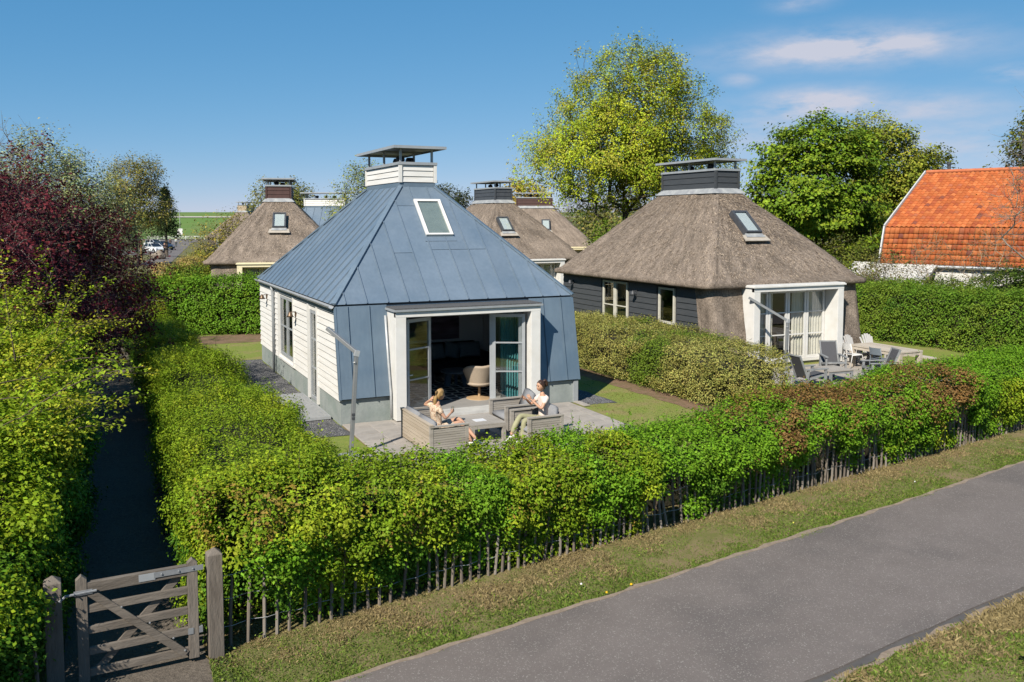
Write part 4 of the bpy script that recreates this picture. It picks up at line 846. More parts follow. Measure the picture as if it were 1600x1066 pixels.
# orange tiled house on the right
def tiled_house():
    A0 = F(18.9, 45); rdir = F(18.9 + .736, 45 - .677); rz = math.atan2(rdir[1] - A0[1], rdir[0] - A0[0])
    root = thing('tiled_house', 'white house with an orange tiled mansard roof at the right edge', 'house', (A0[0], A0[1], 0), rz); Lr = 13.0
    # local: x along the ridge, y towards the ridge
    P = [(0, 2.77), (.62, 4.62), (6.7, 7.65)]
    V = []; Q = []; C = []; cols_ = np.array([(.385, .105, .032), (.43, .135, .045), (.31, .078, .030), (.33, .105, .05), (.19, .06, .04), (.46, .18, .08)])
    for (a, b), rl_, in (((P[0], P[1]), .27), ((P[1], P[2]), .30)):
        d = Vector((0, b[0] - a[0], b[1] - a[1])); S = d.length; d.normalize(); nr = Vector((0, -d.z, d.y)); rows = int(S / rl_)
        for r_ in range(rows):
            for c_ in range(int(Lr / .235)):
                o = Vector((c_ * .235, a[0], a[1])) + d * (r_ * rl_); k = len(V); col_ = cols_[min(5, int(abs(random.gauss(0, 1.7))))] * random.uniform(.85, 1.12)
                prof_ = ((0, .012), (.055, .055), (.12, .06), (.17, .02), (.235, .012))
                lift = random.uniform(0, .008)
                for x, h in prof_: V.append(tuple(o + Vector((x, 0, 0)) + nr * (h + .055 + lift)))
                for x, h in prof_: V.append(tuple(o + Vector((x, 0, 0)) + nr * h + d * (rl_ + .05)))
                for x, h in prof_: V.append(tuple(o + Vector((x, 0, 0)) + nr * (h - .0 + lift)))
                for i in range(4): Q.append((k + i, k + i + 1, k + 5 + i + 1, k + 5 + i)); Q.append((k + 10 + i, k + 10 + i + 1, k + i + 1, k + i))
                C += [col_] * 15
    t_ = npmesh('roof_tiles', np.array(V), np.array(Q), np.array(C), vcolmat('tile', .8, .2, .18, 8), root); t_['kind'] = 'stuff'
    WB = mat('white_brick', (.70, .69, .66), (.60, .59, .56), 6, .8, .3, 20)
    MB().prism([(0.05, .1, 0), (.05, .1, 2.75), (.05, .68, 4.55), (.05, 6.7, 7.55), (.05, 12.8, 4.8), (.05, 13.3, 2.75), (.05, 13.3, 0)], (.3, 0, 0)).build('gable_wall', WB, root)
    MB().box((.35, .12, 0), (Lr, .4, 2.6)).build('front_wall', WB, root)
    MB().prism([(.36, .70, 4.50), (.36, 6.7, 7.50), (.36, 12.7, 4.5), (.36, 13.2, 2.75), (.36, .14, 2.75)], (Lr - .4, 0, 0)).build('roof_body', mat('roof_under', (.3, .10, .04)), root)
    for a, b in ((P[0], P[1]), (P[1], P[2])): MB().beam((-.06, a[0] - .02, a[1] + .05), (-.06, b[0], b[1] + .05), .07, .20, (0, -1, 1)).build('verge_board', mat('verge_paint', (.58, .59, .60)), root)
    for i in range(30): MB().tube([(i * .42, 6.7, 7.70), (i * .42 + .44, 6.7, 7.71)], .11, 8).build('ridge_tile', mat('ridge', (.42, .12, .05), (.5, .16, .07), 4, .8), root)
    MB().tube([(.3, -.08, 2.72), (Lr, -.08, 2.70)], .07, 8).build('gutter', STEEL, root)
    MB().tube([(1.0, 7.3, 7.5), (1.0, 7.3, 8.15)], .09, 10).lathe([(.13, 8.1), (.13, 8.2), (0, 8.25)], (1.0, 7.3, 0), 10).build('vent_pipe', DARKG, root)
    le = MB().box((-1.2, -1.6, 0), (2.6, .05, 2.0)).build('lean_to_wall', WB, root)
    MB().prism([(-1.35, -1.75, 2.0), (2.75, -1.75, 2.02), (2.75, .0, 2.75), (-1.35, .0, 2.75)], (0, 0, .09)).build('lean_to_roof', mat('pale_roof', (.62, .61, .58)), root)
    MB().box((-1.38, -1.80, 1.92), (2.78, -1.745, 2.12)).build('lean_to_fascia', WHITE, root)
tiled_house()
# ------------------------------------------------------------------ far land: dike, street
DIKE = mat('dike_grass', (.085, .17, .03), (.12, .19, .045), .05, .95, stretch=(1, 3, 1), c3=(.16, .17, .06), scale3=.03, amt3=.5)
def dike():
    V = []; Q = []; prof = [(232, -.02), (246, .6), (262, 4.4), (274, 7.2), (279, 7.5), (285, 7.5), (300, 5), (320, -.02)]
    xs = list(range(-260, 261, 20))
    for x in xs:
        for y, z in prof: X, Y = F(x, y + .0 * x); V.append((X, Y, z))
    n = len(prof)
    for i in range(len(xs) - 1):
        for j in range(n - 1): Q.append((i * n + j, (i + 1) * n + j, (i + 1) * n + j + 1, i * n + j + 1))
    o = npmesh('dike', np.array(V, float), np.array(Q), None, DIKE); o['kind'] = 'structure'
    for nm, y, z, w, m in (('dike_path', 268, 5.8, .7, mat('pale_path', (.42, .40, .33))), ('dike_road', 228, 0, 4, ASPH)):
        P = [F(-260, y - w), F(260, y - w), F(260, y + w), F(-260, y + w)]; zz = [z - .15 * w + .12 if z else .0, z - .15 * w + .12 if z else 0, z + .2 * w + .25 if z else 0, z + .2 * w + .25 if z else 0]
        me = MB().add([(*p, q) for p, q in zip(P, zz)], [(0, 1, 2, 3)]).build(nm, m); me['kind'] = 'structure'
dike()
sheet('street', [F(*p) for p in [(-41.6, 98), (-38.4, 98), (-52.5, 140), (-71, 195), (-78, 228), (-92, 228), (-79, 200), (-64, 163), (-52.5, 130)]], .0, mat('street_asphalt', (.17, .15, .14), (.14, .125, .12), 1, .9), sub=2)
sheet('street', [F(*p) for p in [(-60, 120), (-52.3, 128), (-56, 150), (-68, 150)]], .004, MATS['street_asphalt'], sub=2)

# ------------------------------------------------------------------ hedges near the cottage
G_OL, G_BR, G_RB, G_DK, G_YL = (.185, .28, .014), (.15, .295, .016), (.22, .13, .042), (.09, .19, .015), (.29, .37, .020)
fline = lambda u: -9.72 + .165 * u + .0           # line of the paling fence
def hue_front(C, s):
    """plants of the mixed hedge: olive hawthorn on the left, bright field maple, reddish brown young leaves further right"""
    u = C[:, 0]; n1 = wob(C, .9); n2 = wob(C + 7, 2.1); h = np.zeros(len(C), int)
    br = (np.abs(u + 3.4) < .5) & (C[:, 2] < 1.25) & (n2 > -.6) | (np.abs(u + .55) < .38) & (n2 > -.3) | (u > 1.3) & (u < 2.2) & (n1 > -.4) | (u > 2.6) & (u < 5.2) & (n1 > -.9) | (u > 5.2) & (n1 > -.25)
    h[br] = 1
    red = (u > 4.6) & (u < 12) & (n2 + (C[:, 2] - 1.0) * 1.2 + rng.normal(0, .3, len(u)) > .58) & (wob(C + 3, 1.1) > -.25); h[red] = 2
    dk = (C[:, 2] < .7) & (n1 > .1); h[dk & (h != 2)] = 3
    yl = (h == 0) & (n2 > .35) ; h[yl] = 4
    bz = (h == 0) & (rng.random(len(u)) < np.where((wob(C + 21, .8) > .1) & (C[:, 2] > .9), .42, .06)); h[bz] = 5
    return h
LOW = [(-3.3, -.75), (-.3, 2.45), (3.65, 4.3), (4.95, 5.7), (9.2, 11.2), (12.4, 14)]
def lowbush(u): return np.any([(u > a) & (u < b) for a, b in LOW], axis=0)
OPEN = [(2.55, 3.55, 0, .95), (4.72, 5.0, .1, .9), (6.3, 7.4, .15, .98), (8.0, 8.9, .2, .88), (11.3, 12.1, .15, .92), (-4.2, -3.55, 0, .95)]
def opening(u, z): return np.any([(u > a) & (u < b) & (z > c) & (z < d + .12 * np.sin(u * 9)) for a, b, c, d in OPEN], axis=0)
def keep_front(C, s, kind, hh):
    u = C[:, 0]; z = C[:, 2]; n = wob(np.column_stack([u * 1.5, u * 0, z * .7]), 1.3) + .5 * wob(np.column_stack([u * 4, u * 0, z * 2]), 1.)
    gap = ((u > 2.55) & (u < 3.6)) * .9 + ((u > 4.7) & (u < 5.4)) * .35 + ((u > 6.2) & (u < 8.9)) * .55 + ((u > 11.2) & (u < 12.0)) * .5 + ((u > -4.3) & (u < -2.6)) * .4 + ((u > -.9) & (u < 1.3)) * .2
    front = (kind == 1); lim = np.clip((z - .16 - .24 * n - .45 * gap + .40 * lowbush(u)) * 3.2, .0, 1)
    low = (n > .25) & (z < .55) & (gap < .5)
    return ~front | (rng.random(len(C)) < np.maximum(lim, low * .75) * np.where(opening(u, z), .10, 1))
def bulge_front(P, s, kind, nv):
    f = (.12 + np.clip((P[:, 2] - .35) * .8, 0, .5) * .75) * (kind == 1); return np.column_stack([nv * f[:, None], np.zeros(len(P))])
mid = [(u, fline(u) + .92) for u in (-4.15, -2, 0, 2, 4, 6, 8, 10, 12, 14, 17, 20)]
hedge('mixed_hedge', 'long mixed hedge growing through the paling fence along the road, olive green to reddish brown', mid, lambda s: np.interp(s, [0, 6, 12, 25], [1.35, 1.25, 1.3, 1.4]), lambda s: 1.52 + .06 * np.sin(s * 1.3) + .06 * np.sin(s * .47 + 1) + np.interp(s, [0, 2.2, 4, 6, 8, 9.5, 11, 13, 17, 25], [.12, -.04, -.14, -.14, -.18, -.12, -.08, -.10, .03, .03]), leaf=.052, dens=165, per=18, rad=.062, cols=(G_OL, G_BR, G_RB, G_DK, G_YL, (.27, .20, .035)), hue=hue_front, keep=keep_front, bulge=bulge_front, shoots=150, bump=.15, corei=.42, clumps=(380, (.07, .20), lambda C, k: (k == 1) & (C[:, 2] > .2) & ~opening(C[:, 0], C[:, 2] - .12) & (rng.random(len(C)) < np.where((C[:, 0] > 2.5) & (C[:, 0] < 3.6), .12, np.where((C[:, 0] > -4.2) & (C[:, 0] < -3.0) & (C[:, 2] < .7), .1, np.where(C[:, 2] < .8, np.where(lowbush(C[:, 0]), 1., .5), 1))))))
wp = lambda s: np.interp(s, [0, 2, 8, 11, 14, 20, 26, 31], [1.9, 2.0, 1.9, 1.65, 1.3, 1.15, 1.05, 1.0])
def hue_path(C, s):
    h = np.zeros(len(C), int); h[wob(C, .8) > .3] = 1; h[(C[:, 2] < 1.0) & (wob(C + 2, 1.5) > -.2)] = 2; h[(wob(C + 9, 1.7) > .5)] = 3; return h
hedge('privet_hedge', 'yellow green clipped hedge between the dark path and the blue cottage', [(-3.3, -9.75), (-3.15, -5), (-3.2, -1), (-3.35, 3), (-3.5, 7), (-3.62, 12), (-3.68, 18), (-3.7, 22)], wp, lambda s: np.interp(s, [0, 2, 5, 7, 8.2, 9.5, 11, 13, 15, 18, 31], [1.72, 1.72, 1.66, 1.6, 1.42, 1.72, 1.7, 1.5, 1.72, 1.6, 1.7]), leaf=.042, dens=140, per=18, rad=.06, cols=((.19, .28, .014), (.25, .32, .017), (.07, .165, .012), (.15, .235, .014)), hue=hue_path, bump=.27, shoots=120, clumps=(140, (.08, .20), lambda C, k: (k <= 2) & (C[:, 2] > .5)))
def hue_horn(C, s):
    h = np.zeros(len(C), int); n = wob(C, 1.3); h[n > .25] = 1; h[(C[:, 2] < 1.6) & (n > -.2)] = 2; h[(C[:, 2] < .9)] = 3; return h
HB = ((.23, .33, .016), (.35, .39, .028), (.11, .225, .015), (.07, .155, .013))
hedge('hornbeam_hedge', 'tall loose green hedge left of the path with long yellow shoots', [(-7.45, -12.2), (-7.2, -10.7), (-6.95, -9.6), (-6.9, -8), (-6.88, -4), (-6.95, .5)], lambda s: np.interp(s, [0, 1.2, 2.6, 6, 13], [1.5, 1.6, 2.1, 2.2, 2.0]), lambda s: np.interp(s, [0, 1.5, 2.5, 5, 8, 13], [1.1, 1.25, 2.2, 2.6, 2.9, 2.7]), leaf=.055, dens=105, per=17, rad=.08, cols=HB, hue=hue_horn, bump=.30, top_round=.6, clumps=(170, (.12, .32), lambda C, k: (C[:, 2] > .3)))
# long arching shoots of the hornbeam
def arching(name, label, base, n, spread, colr, leafsz, L=(.8, 1.8)):
    root = thing(name, label, 'shrub', (*base[0], base[1][0]), 0); A_ = []; B_ = []; ra = []; PP = []; NN = []; ti = []
    for k in range(n):
        p = np.array([rng.uniform(-1, 1) * spread[0], rng.uniform(-1, 1) * spread[1], rng.uniform(0, spread[2])]); d = unit(np.array([rng.normal(.35, .6), rng.normal(0, .6), rng.uniform(.1, .9)])); l = rng.uniform(*L); q = p
        for j in range(6):
            e = q + d * l / 6; A_.append(q); B_.append(e); ra.append(.012 * (1 - j / 7))
            for m_ in range(26): PP.append(q + (e - q) * rng.random() + rng.normal(0, .055, 3)); NN.append(np.array([0, 0, 1.]) + rng.normal(0, .3, 3)); ti.append(k)
            q = e; d = unit(d + np.array([.02, 0, -.10]))
    V, Q = frustums(np.array(A_), np.array(B_), np.array(ra), np.array(ra) * .8, 4); npmesh('branches', V, Q, None, TWIG, root)['kind'] = 'stuff'
    ti = np.array(ti); leaves('foliage', np.array(PP), np.array(NN), leafsz, palette(ti, n, colr, .2), root); return root
arching('hornbeam_shoots', 'long leafy shoots arching out over the tall hedge at the left edge', ((-6.7, -4.0), (1.75, 0)), 150, (.9, 5.5, 1.2), HB[:2], .06)
arching('young_hornbeam', 'upright young tree with yellow green shoots rising above the left hedge', ((-7.5, -2.6), (1.6, 0)), 60, (.5, .7, 1.7), HB[:2], .062, (.8, 1.5))
arching('young_hornbeam', 'yellow green leafy shoots at the left edge beside the upright young tree', ((-7.9, -4.6), (1.7, 0)), 60, (.5, 1.0, 1.3), HB[:2], .062, (.8, 1.4))
def hue2(th=.0, f=1.4): return lambda C, s: ((wob(C, f) > th).astype(int) + (wob(C + 5, f * 2) > .45).astype(int))
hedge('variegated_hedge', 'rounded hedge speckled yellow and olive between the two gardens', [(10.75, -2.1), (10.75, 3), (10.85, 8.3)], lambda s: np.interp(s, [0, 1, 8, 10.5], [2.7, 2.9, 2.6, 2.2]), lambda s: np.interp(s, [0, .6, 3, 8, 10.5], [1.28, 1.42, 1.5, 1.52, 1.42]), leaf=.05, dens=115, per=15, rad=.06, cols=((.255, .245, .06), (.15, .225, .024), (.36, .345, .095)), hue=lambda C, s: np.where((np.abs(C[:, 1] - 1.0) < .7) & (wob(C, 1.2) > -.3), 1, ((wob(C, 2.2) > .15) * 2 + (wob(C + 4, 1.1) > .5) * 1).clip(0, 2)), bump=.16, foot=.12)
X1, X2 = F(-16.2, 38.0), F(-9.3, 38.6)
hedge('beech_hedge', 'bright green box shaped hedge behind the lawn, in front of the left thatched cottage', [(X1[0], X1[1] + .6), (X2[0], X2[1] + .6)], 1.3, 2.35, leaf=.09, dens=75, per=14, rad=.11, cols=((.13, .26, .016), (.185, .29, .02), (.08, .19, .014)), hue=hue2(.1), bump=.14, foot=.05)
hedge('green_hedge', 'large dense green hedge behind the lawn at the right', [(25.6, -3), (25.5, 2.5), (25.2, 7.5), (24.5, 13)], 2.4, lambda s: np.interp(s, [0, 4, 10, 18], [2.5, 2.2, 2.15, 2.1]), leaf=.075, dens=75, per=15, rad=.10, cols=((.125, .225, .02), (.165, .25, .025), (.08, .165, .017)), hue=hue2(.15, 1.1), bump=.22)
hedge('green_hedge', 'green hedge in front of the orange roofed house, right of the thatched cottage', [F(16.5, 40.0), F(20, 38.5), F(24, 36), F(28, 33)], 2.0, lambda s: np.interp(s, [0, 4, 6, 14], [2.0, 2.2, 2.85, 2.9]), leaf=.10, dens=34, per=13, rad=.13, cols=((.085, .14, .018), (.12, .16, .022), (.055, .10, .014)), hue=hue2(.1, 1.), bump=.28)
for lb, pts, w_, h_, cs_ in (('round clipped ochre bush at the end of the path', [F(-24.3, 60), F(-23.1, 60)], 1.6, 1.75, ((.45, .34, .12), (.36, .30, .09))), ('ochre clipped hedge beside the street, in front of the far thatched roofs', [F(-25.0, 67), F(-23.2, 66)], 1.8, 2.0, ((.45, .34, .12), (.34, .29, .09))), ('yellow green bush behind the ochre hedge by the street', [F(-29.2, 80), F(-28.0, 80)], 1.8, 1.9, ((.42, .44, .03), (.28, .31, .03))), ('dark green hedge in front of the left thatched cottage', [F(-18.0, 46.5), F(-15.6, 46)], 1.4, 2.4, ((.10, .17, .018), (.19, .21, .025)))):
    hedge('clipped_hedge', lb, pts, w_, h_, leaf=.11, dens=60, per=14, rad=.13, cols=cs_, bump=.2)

# ------------------------------------------------------------------ trees and shrubs
x, y = -7.75, 4.3
tree('purple_plum', 'dark purple leaved plum tree overhanging the path at the left', (x, y), [(0, 0, 3.6, 3.1, 3.4, 2.5), (-1.2, .0, 5.4, 2.0, 2.0, 1.6), (1.7, -.3, 3.0, 1.8, 2.2, 1.9), (1.2, 1.0, 4.7, 1.7, 2.0, 1.1), (.8, -2.4, 2.3, 2.2, 2.0, 2.0), (2.1, 2.0, 3.0, 1.7, 2.0, 2.0), (2.7, .6, 2.9, 1.3, 1.5, 1.5), (.2, -4.5, 4.3, 1.6, 1.7, 1.6), (.3, -3.0, 5.2, 1.5, 1.5, 1.3), (-1.5, -3.5, 2.5, 2.0, 2.0, 2.2)], (0, 0, 1.6), 1550, .006, (.08, 14, .10), ((.065, .014, .022), (.10, .018, .026), (.042, .013, .018), (.14, .024, .030)), .3, bark=BARK2, twigs=2, twig_len=.45, shell=.6, stems=3)
tree('shrub', 'yellow and green leaved bush below the purple plum', F(-14.6, 27.5), [(0, 0, 1.7, 2.2, 2.0, 1.5), (1.3, 2, 1.5, 1.6, 2, 1.3)], (0, 0, .8), 120, .006, (.10, 11, .13), ((.21, .24, .022), (.40, .33, .024), (.10, .15, .018)), bark=TWIG, stems=3, cat='shrub')
tree('shrub', 'olive bush on the left of the path behind the plum tree', F(-17, 35), [(0, 0, 2.0, 2.2, 2.4, 1.8)], (0, 0, .9), 110, .006, (.11, 12, .16), ((.13, .15, .02), (.22, .20, .02), (.07, .10, .016)), bark=TWIG, stems=3, cat='shrub')
tree('bare_tree', 'leafless grey tree at the top left edge of the photo', F(-16.9, 29.5), [(-.5, 0, 5.6, 2.2, 2.2, 2.6)], (-.3, 0, 2.6), 150, .007, (0, 0, 0), bark=BARK2, twigs=5, twig_len=.55, upright=.5)
tree('apple_tree', 'grey green tree with upright twigs behind the purple plum', F(-22.7, 44), [(0, 0, 5.6, 2.9, 2.6, 2.3), (-.8, 0, 7.4, 1.9, 1.8, 1.6), (1.4, 0, 4.4, 2.2, 2.2, 1.9)], (0, 0, 2.6), 520, .008, (.12, 15, .18), ((.30, .35, .14), (.23, .28, .10), (.38, .40, .19)), bark=BARK2, twigs=3, twig_len=.8, upright=.55, leaf_frac=.62)
def conifer(name, label, base, h, r, n=1500, cols=((.022, .040, .014), (.035, .055, .02)), lsz=.4):
    root = thing(name, label, 'tree', (*base, 0)); MB().tube([(0, 0, -.1), (0, 0, h * .95)], [.05 * h / 3 + .06, .02], 7).build('trunk', BARK, root)
    t = rng.uniform(.24, 1, n) ** .8; a = rng.uniform(0, 6.283, n); rr = r * (1 - t) ** .75 * rng.uniform(.35, 1.08, n) * (1 + .25 * np.sin(t * 40)); C = np.column_stack([rr * np.cos(a), rr * np.sin(a), t * h - rr * .18])
    P, nn, ix = sprays(C, unit(C - np.array([0, 0, h * .3])), 7, lsz * .45); leaves('crown', P, nn, lsz, palette(ix, n, cols, .25), root, .3); return root
tree('ash_tree', 'tall tree with bare upper twigs and olive lower leaves beside the street', F(-41.4, 97), [(0, 0, 9.0, 2.8, 3, 2.6), (.2, 0, 6.4, 3.5, 3.5, 2.6), (-2.0, 0, 4.8, 2.4, 3.0, 2.0)], (0, 0, 3), 420, .014, (.20, 13, .30), ((.26, .24, .05), (.20, .20, .045), (.31, .27, .06)), bark=BARK2, twigs=3, twig_len=1.0, upright=.5, leaf_frac=.6)
tree('street_tree', 'olive green tree left of the parked cars', F(-47.5, 93), [(0, 0, 4.6, 3.6, 3, 2.9), (1.5, 0, 2.8, 2.6, 2.2, 1.8)], (0, 0, 2), 220, .012, (.22, 9, .30), ((.23, .25, .035), (.17, .20, .03), (.31, .30, .04)), bark=BARK, leaf_frac=.9)
conifer('conifer', 'dark conifer beside the parked cars by the street', F(-46.8, 119), 9.3, 2.5, 700)
tree('hawthorn', 'sparse olive shrub between the street and the left thatched cottage', F(-20.7, 62), [(0, 0, 2.7, 1.8, 1.6, 2.1), (1.4, 0, 3.4, 1.5, 1.4, 1.9)], (0, 0, 1.0), 200, .008, (.14, 6, .22), ((.28, .25, .045), (.20, .20, .04), (.36, .28, .05)), bark=BARK2, twigs=4, twig_len=.8, upright=.5, leaf_frac=.62, cat='shrub', stems=3)
tree('shrub', 'low olive shrub beside the ochre bush by the street', F(-27.2, 86), [(0, 0, 1.6, 2.6, 2, 1.4)], (0, 0, .6), 90, .008, (.16, 8, .22), ((.18, .165, .035), (.13, .13, .03)), bark=BARK2, cat='shrub', stems=3)
tree('sycamore', 'olive crowned tree behind the brown chimney of the left thatched cottage', F(-23.5, 90), [(0, 0, 6.6, 2.9, 2.6, 2.2), (1.6, 0, 5.6, 2.4, 2.2, 1.9)], (0, 0, 3.4), 190, .012, (.24, 8, .30), ((.20, .21, .045), (.15, .17, .04), (.26, .24, .07)), bark=BARK2, twigs=3, twig_len=.7, leaf_frac=.8)
tree('willow', 'feathery yellow green birch behind the left slope of the blue roof', F(-9.9, 57), [(0, 0, 6.0, 1.2, 1.1, 2.4), (-.6, 0, 4.4, 1.3, 1.2, 2.2), (.5, 0, 7.4, .8, .7, 1.4)], (0, 0, 2.4), 210, .006, (.13, 8, .17), ((.26, .31, .04), (.20, .26, .04), (.31, .30, .06)), bark=BARK2, twigs=4, twig_len=.7, upright=.7, leaf_frac=.6)
tree('pine_tree', 'dark green pine showing right of the white chimney', F(-4.6, 61), [(0, 0, 6.2, 1.9, 1.6, 1.1), (-1.0, 0, 5.3, 1.9, 1.6, 1.0)], (0, 0, 4.4), 110, .014, (.22, 12, .20), ((.045, .06, .022), (.07, .085, .03)), bark=BARK, twigs=2, aspect=.35, twig_len=.4)
tree('field_maple', 'ochre yellow tree left of the large oak', F(.9, 79), [(0, 0, 5.9, 2.4, 2.2, 2.7), (1.6, 0, 4.8, 1.8, 2, 2.4)], (0, 0, 2.5), 200, .012, (.24, 9, .28), ((.42, .31, .04), (.32, .27, .04), (.48, .36, .07)), bark=BARK2)
# the big oak
tree('oak_tree', 'large spreading oak with yellow green spring leaves behind the dark thatched cottage', F(7.3, 56), [(0, 0, 11.4, 4.3, 4.0, 4.6), (-1.4, 0, 8.6, 4.4, 4.0, 3.2), (2.3, 0, 10.6, 4.6, 4.0, 3.9), (3.4, 0, 8.2, 4.1, 3.5, 2.3), (-4.7, -1, 8.3, 3.1, 2.4, 2.0), (1.2, 0, 13.2, 2.8, 2.6, 2.6), (-2.9, 0, 10.6, 2.4, 2.4, 2.2)], (.2, 0, 4.0), 1350, .012, (.135, 32, .23), ((.35, .43, .026), (.27, .36, .026), (.43, .47, .034), (.33, .32, .04)), .2, bark=mat('oak_bark', (.055, .045, .036), (.10, .085, .07), 9, .95, .8, 14), twigs=2, twig_len=.6, shell=.72, stems=3, leaf_frac=.52, upright=.3, pipe=2.25)
tree('hazel', 'bright green bush left of the oak trunk above the thatched roof', F(6.0, 52), [(0, 0, 3.3, 1.5, 1.4, 1.5), (-.9, 0, 2.4, 1.2, 1.2, 1.2)], (0, 0, 1.2), 110, .008, (.14, 10, .16), ((.12, .21, .016), (.17, .23, .02)), bark=TWIG, cat='shrub', stems=3)
tree('bare_thicket', 'grey brown bare thicket behind the roofs left of the oak trunk', F(7.5, 88), [(0, 0, 4.6, 3.2, 2.2, 2.6), (4, 0, 5.0, 3.5, 2.2, 2.8)], (0, 0, 1.4), 330, .012, (.12, 2, .2), ((.20, .17, .07), (.14, .12, .06)), bark=BARK2, twigs=6, twig_len=1.1, upright=.5, cat='shrub', stems=3)
tree('green_shrub', 'dark green shrubs showing right under the oak crown', F(12.8, 60), [(0, 0, 4.4, 2.6, 2, 2.4), (-2, 0, 3.4, 2.2, 2, 2.2)], (0, 0, 1.5), 150, .01, (.2, 10, .24), ((.10, .135, .02), (.15, .16, .025)), bark=BARK2, cat='shrub', stems=2)
# chestnut: layered, dense, bright green
tree('horse_chestnut', 'dense bright green horse chestnut right of the dark chimney', F(18.6, 54), [(0, 0, 7.4, 3.6, 3.4, 3.4), (-1.9, 0, 6.2, 2.9, 2.6, 2.6), (1.8, 0, 7.0, 2.8, 2.6, 2.9), (1.0, 0, 4.4, 3.4, 3.0, 2.2), (.4, 0, 9.4, 2.2, 2.0, 1.6), (-2.4, 0, 8.6, 1.4, 1.3, 1.2)], (0, 0, 3), 430, .014, (.21, 34, .36), ((.165, .265, .018), (.23, .32, .022), (.11, .19, .015)), .2, flat=.34, twigs=1, twig_len=.6, shell=.8, aspect=.7)
tree('maple_tree', 'olive green tree behind the chestnut, above the orange roof', F(26.6, 62), [(0, 0, 8.4, 2.9, 2.6, 2.9), (2.4, 0, 8.0, 2.6, 2.2, 1.3), (-1.6, 0, 10.4, 2.4, 2, 1.6), (3.6, 0, 9.0, 1.6, 1.2, 1.0), (0, 0, 6, 3.0, 2.6, 2.4)], (0, 0, 4.5), 340, .014, (.20, 18, .27), ((.24, .28, .026), (.19, .235, .026), (.29, .30, .036)), twigs=2, twig_len=.6)
for i, (X, Y, h, lb, cs_) in enumerate(((15.6, 43, 3.0, 'yellow green bush at the right corner of the dark thatched cottage', ((.17, .19, .02), (.12, .16, .02))), (17.6, 47, 4.0, 'olive bush below the chestnut', ((.15, .165, .025), (.10, .13, .02))), (20.2, 45.5, 3.6, 'dark leaved bush before the white lean-to', ((.12, .13, .03), (.16, .15, .03))), (23.6, 38.2, 3.0, 'loose green bush in front of the tiled house, left of the twiggy tree', ((.15, .19, .025), (.11, .15, .02))), (26.5, 36.2, 3.1, 'loose green bush in front of the tiled house at the right edge', ((.13, .18, .02), (.10, .14, .018))), (13.5, 47, 3.6, 'green bush behind the dark thatched roof on the right', ((.13, .17, .02), (.09, .13, .018))), (22.2, 54, 5.0, 'dark bushes under the chestnut crown', ((.07, .10, .016), (.045, .07, .012))))):
    tree('garden_bush', lb, F(X, Y), [(0, 0, h * .6, 1.9, 1.8, h * .42), (1.2, 0, h * .45, 1.4, 1.4, h * .4)], (0, 0, h * .3), 130, .008, (.13, 11, .17), cs_, bark=TWIG, cat='shrub', stems=3)
for i, (X, Y, h, lb) in enumerate(((19.3, 40.2, 4.2, 'bare branched shrub in front of the white lean-to wall'), (21.6, 39.8, 4.4, 'bare branched shrub in front of the orange tiles, right of the lean-to'), (17.6, 41.5, 3.0, 'small brown twiggy shrub at the left end of the lean-to'))):
    tree('bare_shrub', lb, F(X, Y), [(0, 0, h * .68, 1.2, 1.1, h * .32)], (0, 0, h * .3), 70, .007, (.08, 2 if i < 2 else 7, .14), ((.17, .14, .05), (.13, .12, .04)), bark=mat('pale_bark', (.26, .20, .14), (.34, .27, .19), 9, .95), twigs=3, twig_len=.6, upright=.8, stems=3, cat='shrub')
tree('bare_tree', 'twiggy leafless tree reaching in from the right edge over the orange roof', F(20.4, 33), [(0, 0, 5.0, 2.3, 2.0, 2.2), (-.2, 0, 7.6, 1.3, 1.3, 1.9), (-1.0, 0, 6.0, 1.6, 1.5, 1.6)], (0, 0, 2.0), 230, .008, (.07, 1, .12), ((.20, .15, .05),), bark=BARK2, twigs=4, twig_len=.7, upright=.35)
tree('leafy_tree', 'green crowned tree behind the orange roof at the right edge', F(30.5, 50.5), [(0, 0, 7.6, 2.6, 2.2, 3.4), (-.4, 0, 9.6, 1.8, 1.6, 1.9)], (0, 0, 3), 190, .012, (.2, 10, .24), ((.16, .18, .02), (.11, .14, .02)), twigs=2)
# closing greenery behind the roofs, so the land does not end at the gardens
for i, (X, Y, r, h, lb) in enumerate(((2.5, 92, 5, 5.2, 'grey olive trees far behind the middle thatched roofs'), (11, 84, 5, 6.2, 'far trees behind the oak trunk'), (33, 84, 6, 8, 'far trees behind the maple, right of the chestnut'), (22, 78, 5, 6.5, 'far trees behind the chestnut'), (-63, 108, 6, 9, 'far trees left of the street behind the plum tree'), (-30, 52, 3.0, 4.6, 'olive tree behind the plum tree, left of the street'))):
    tree('background_tree', lb, F(X, Y), [(0, 0, h * .62, r, r * .8, h * .4)], (0, 0, h * .35), 170, .014, (.3, 9, .4), ((.19, .20, .05), (.15, .17, .04), (.23, .21, .06)), bark=BARK2, twigs=2, twig_len=.9)

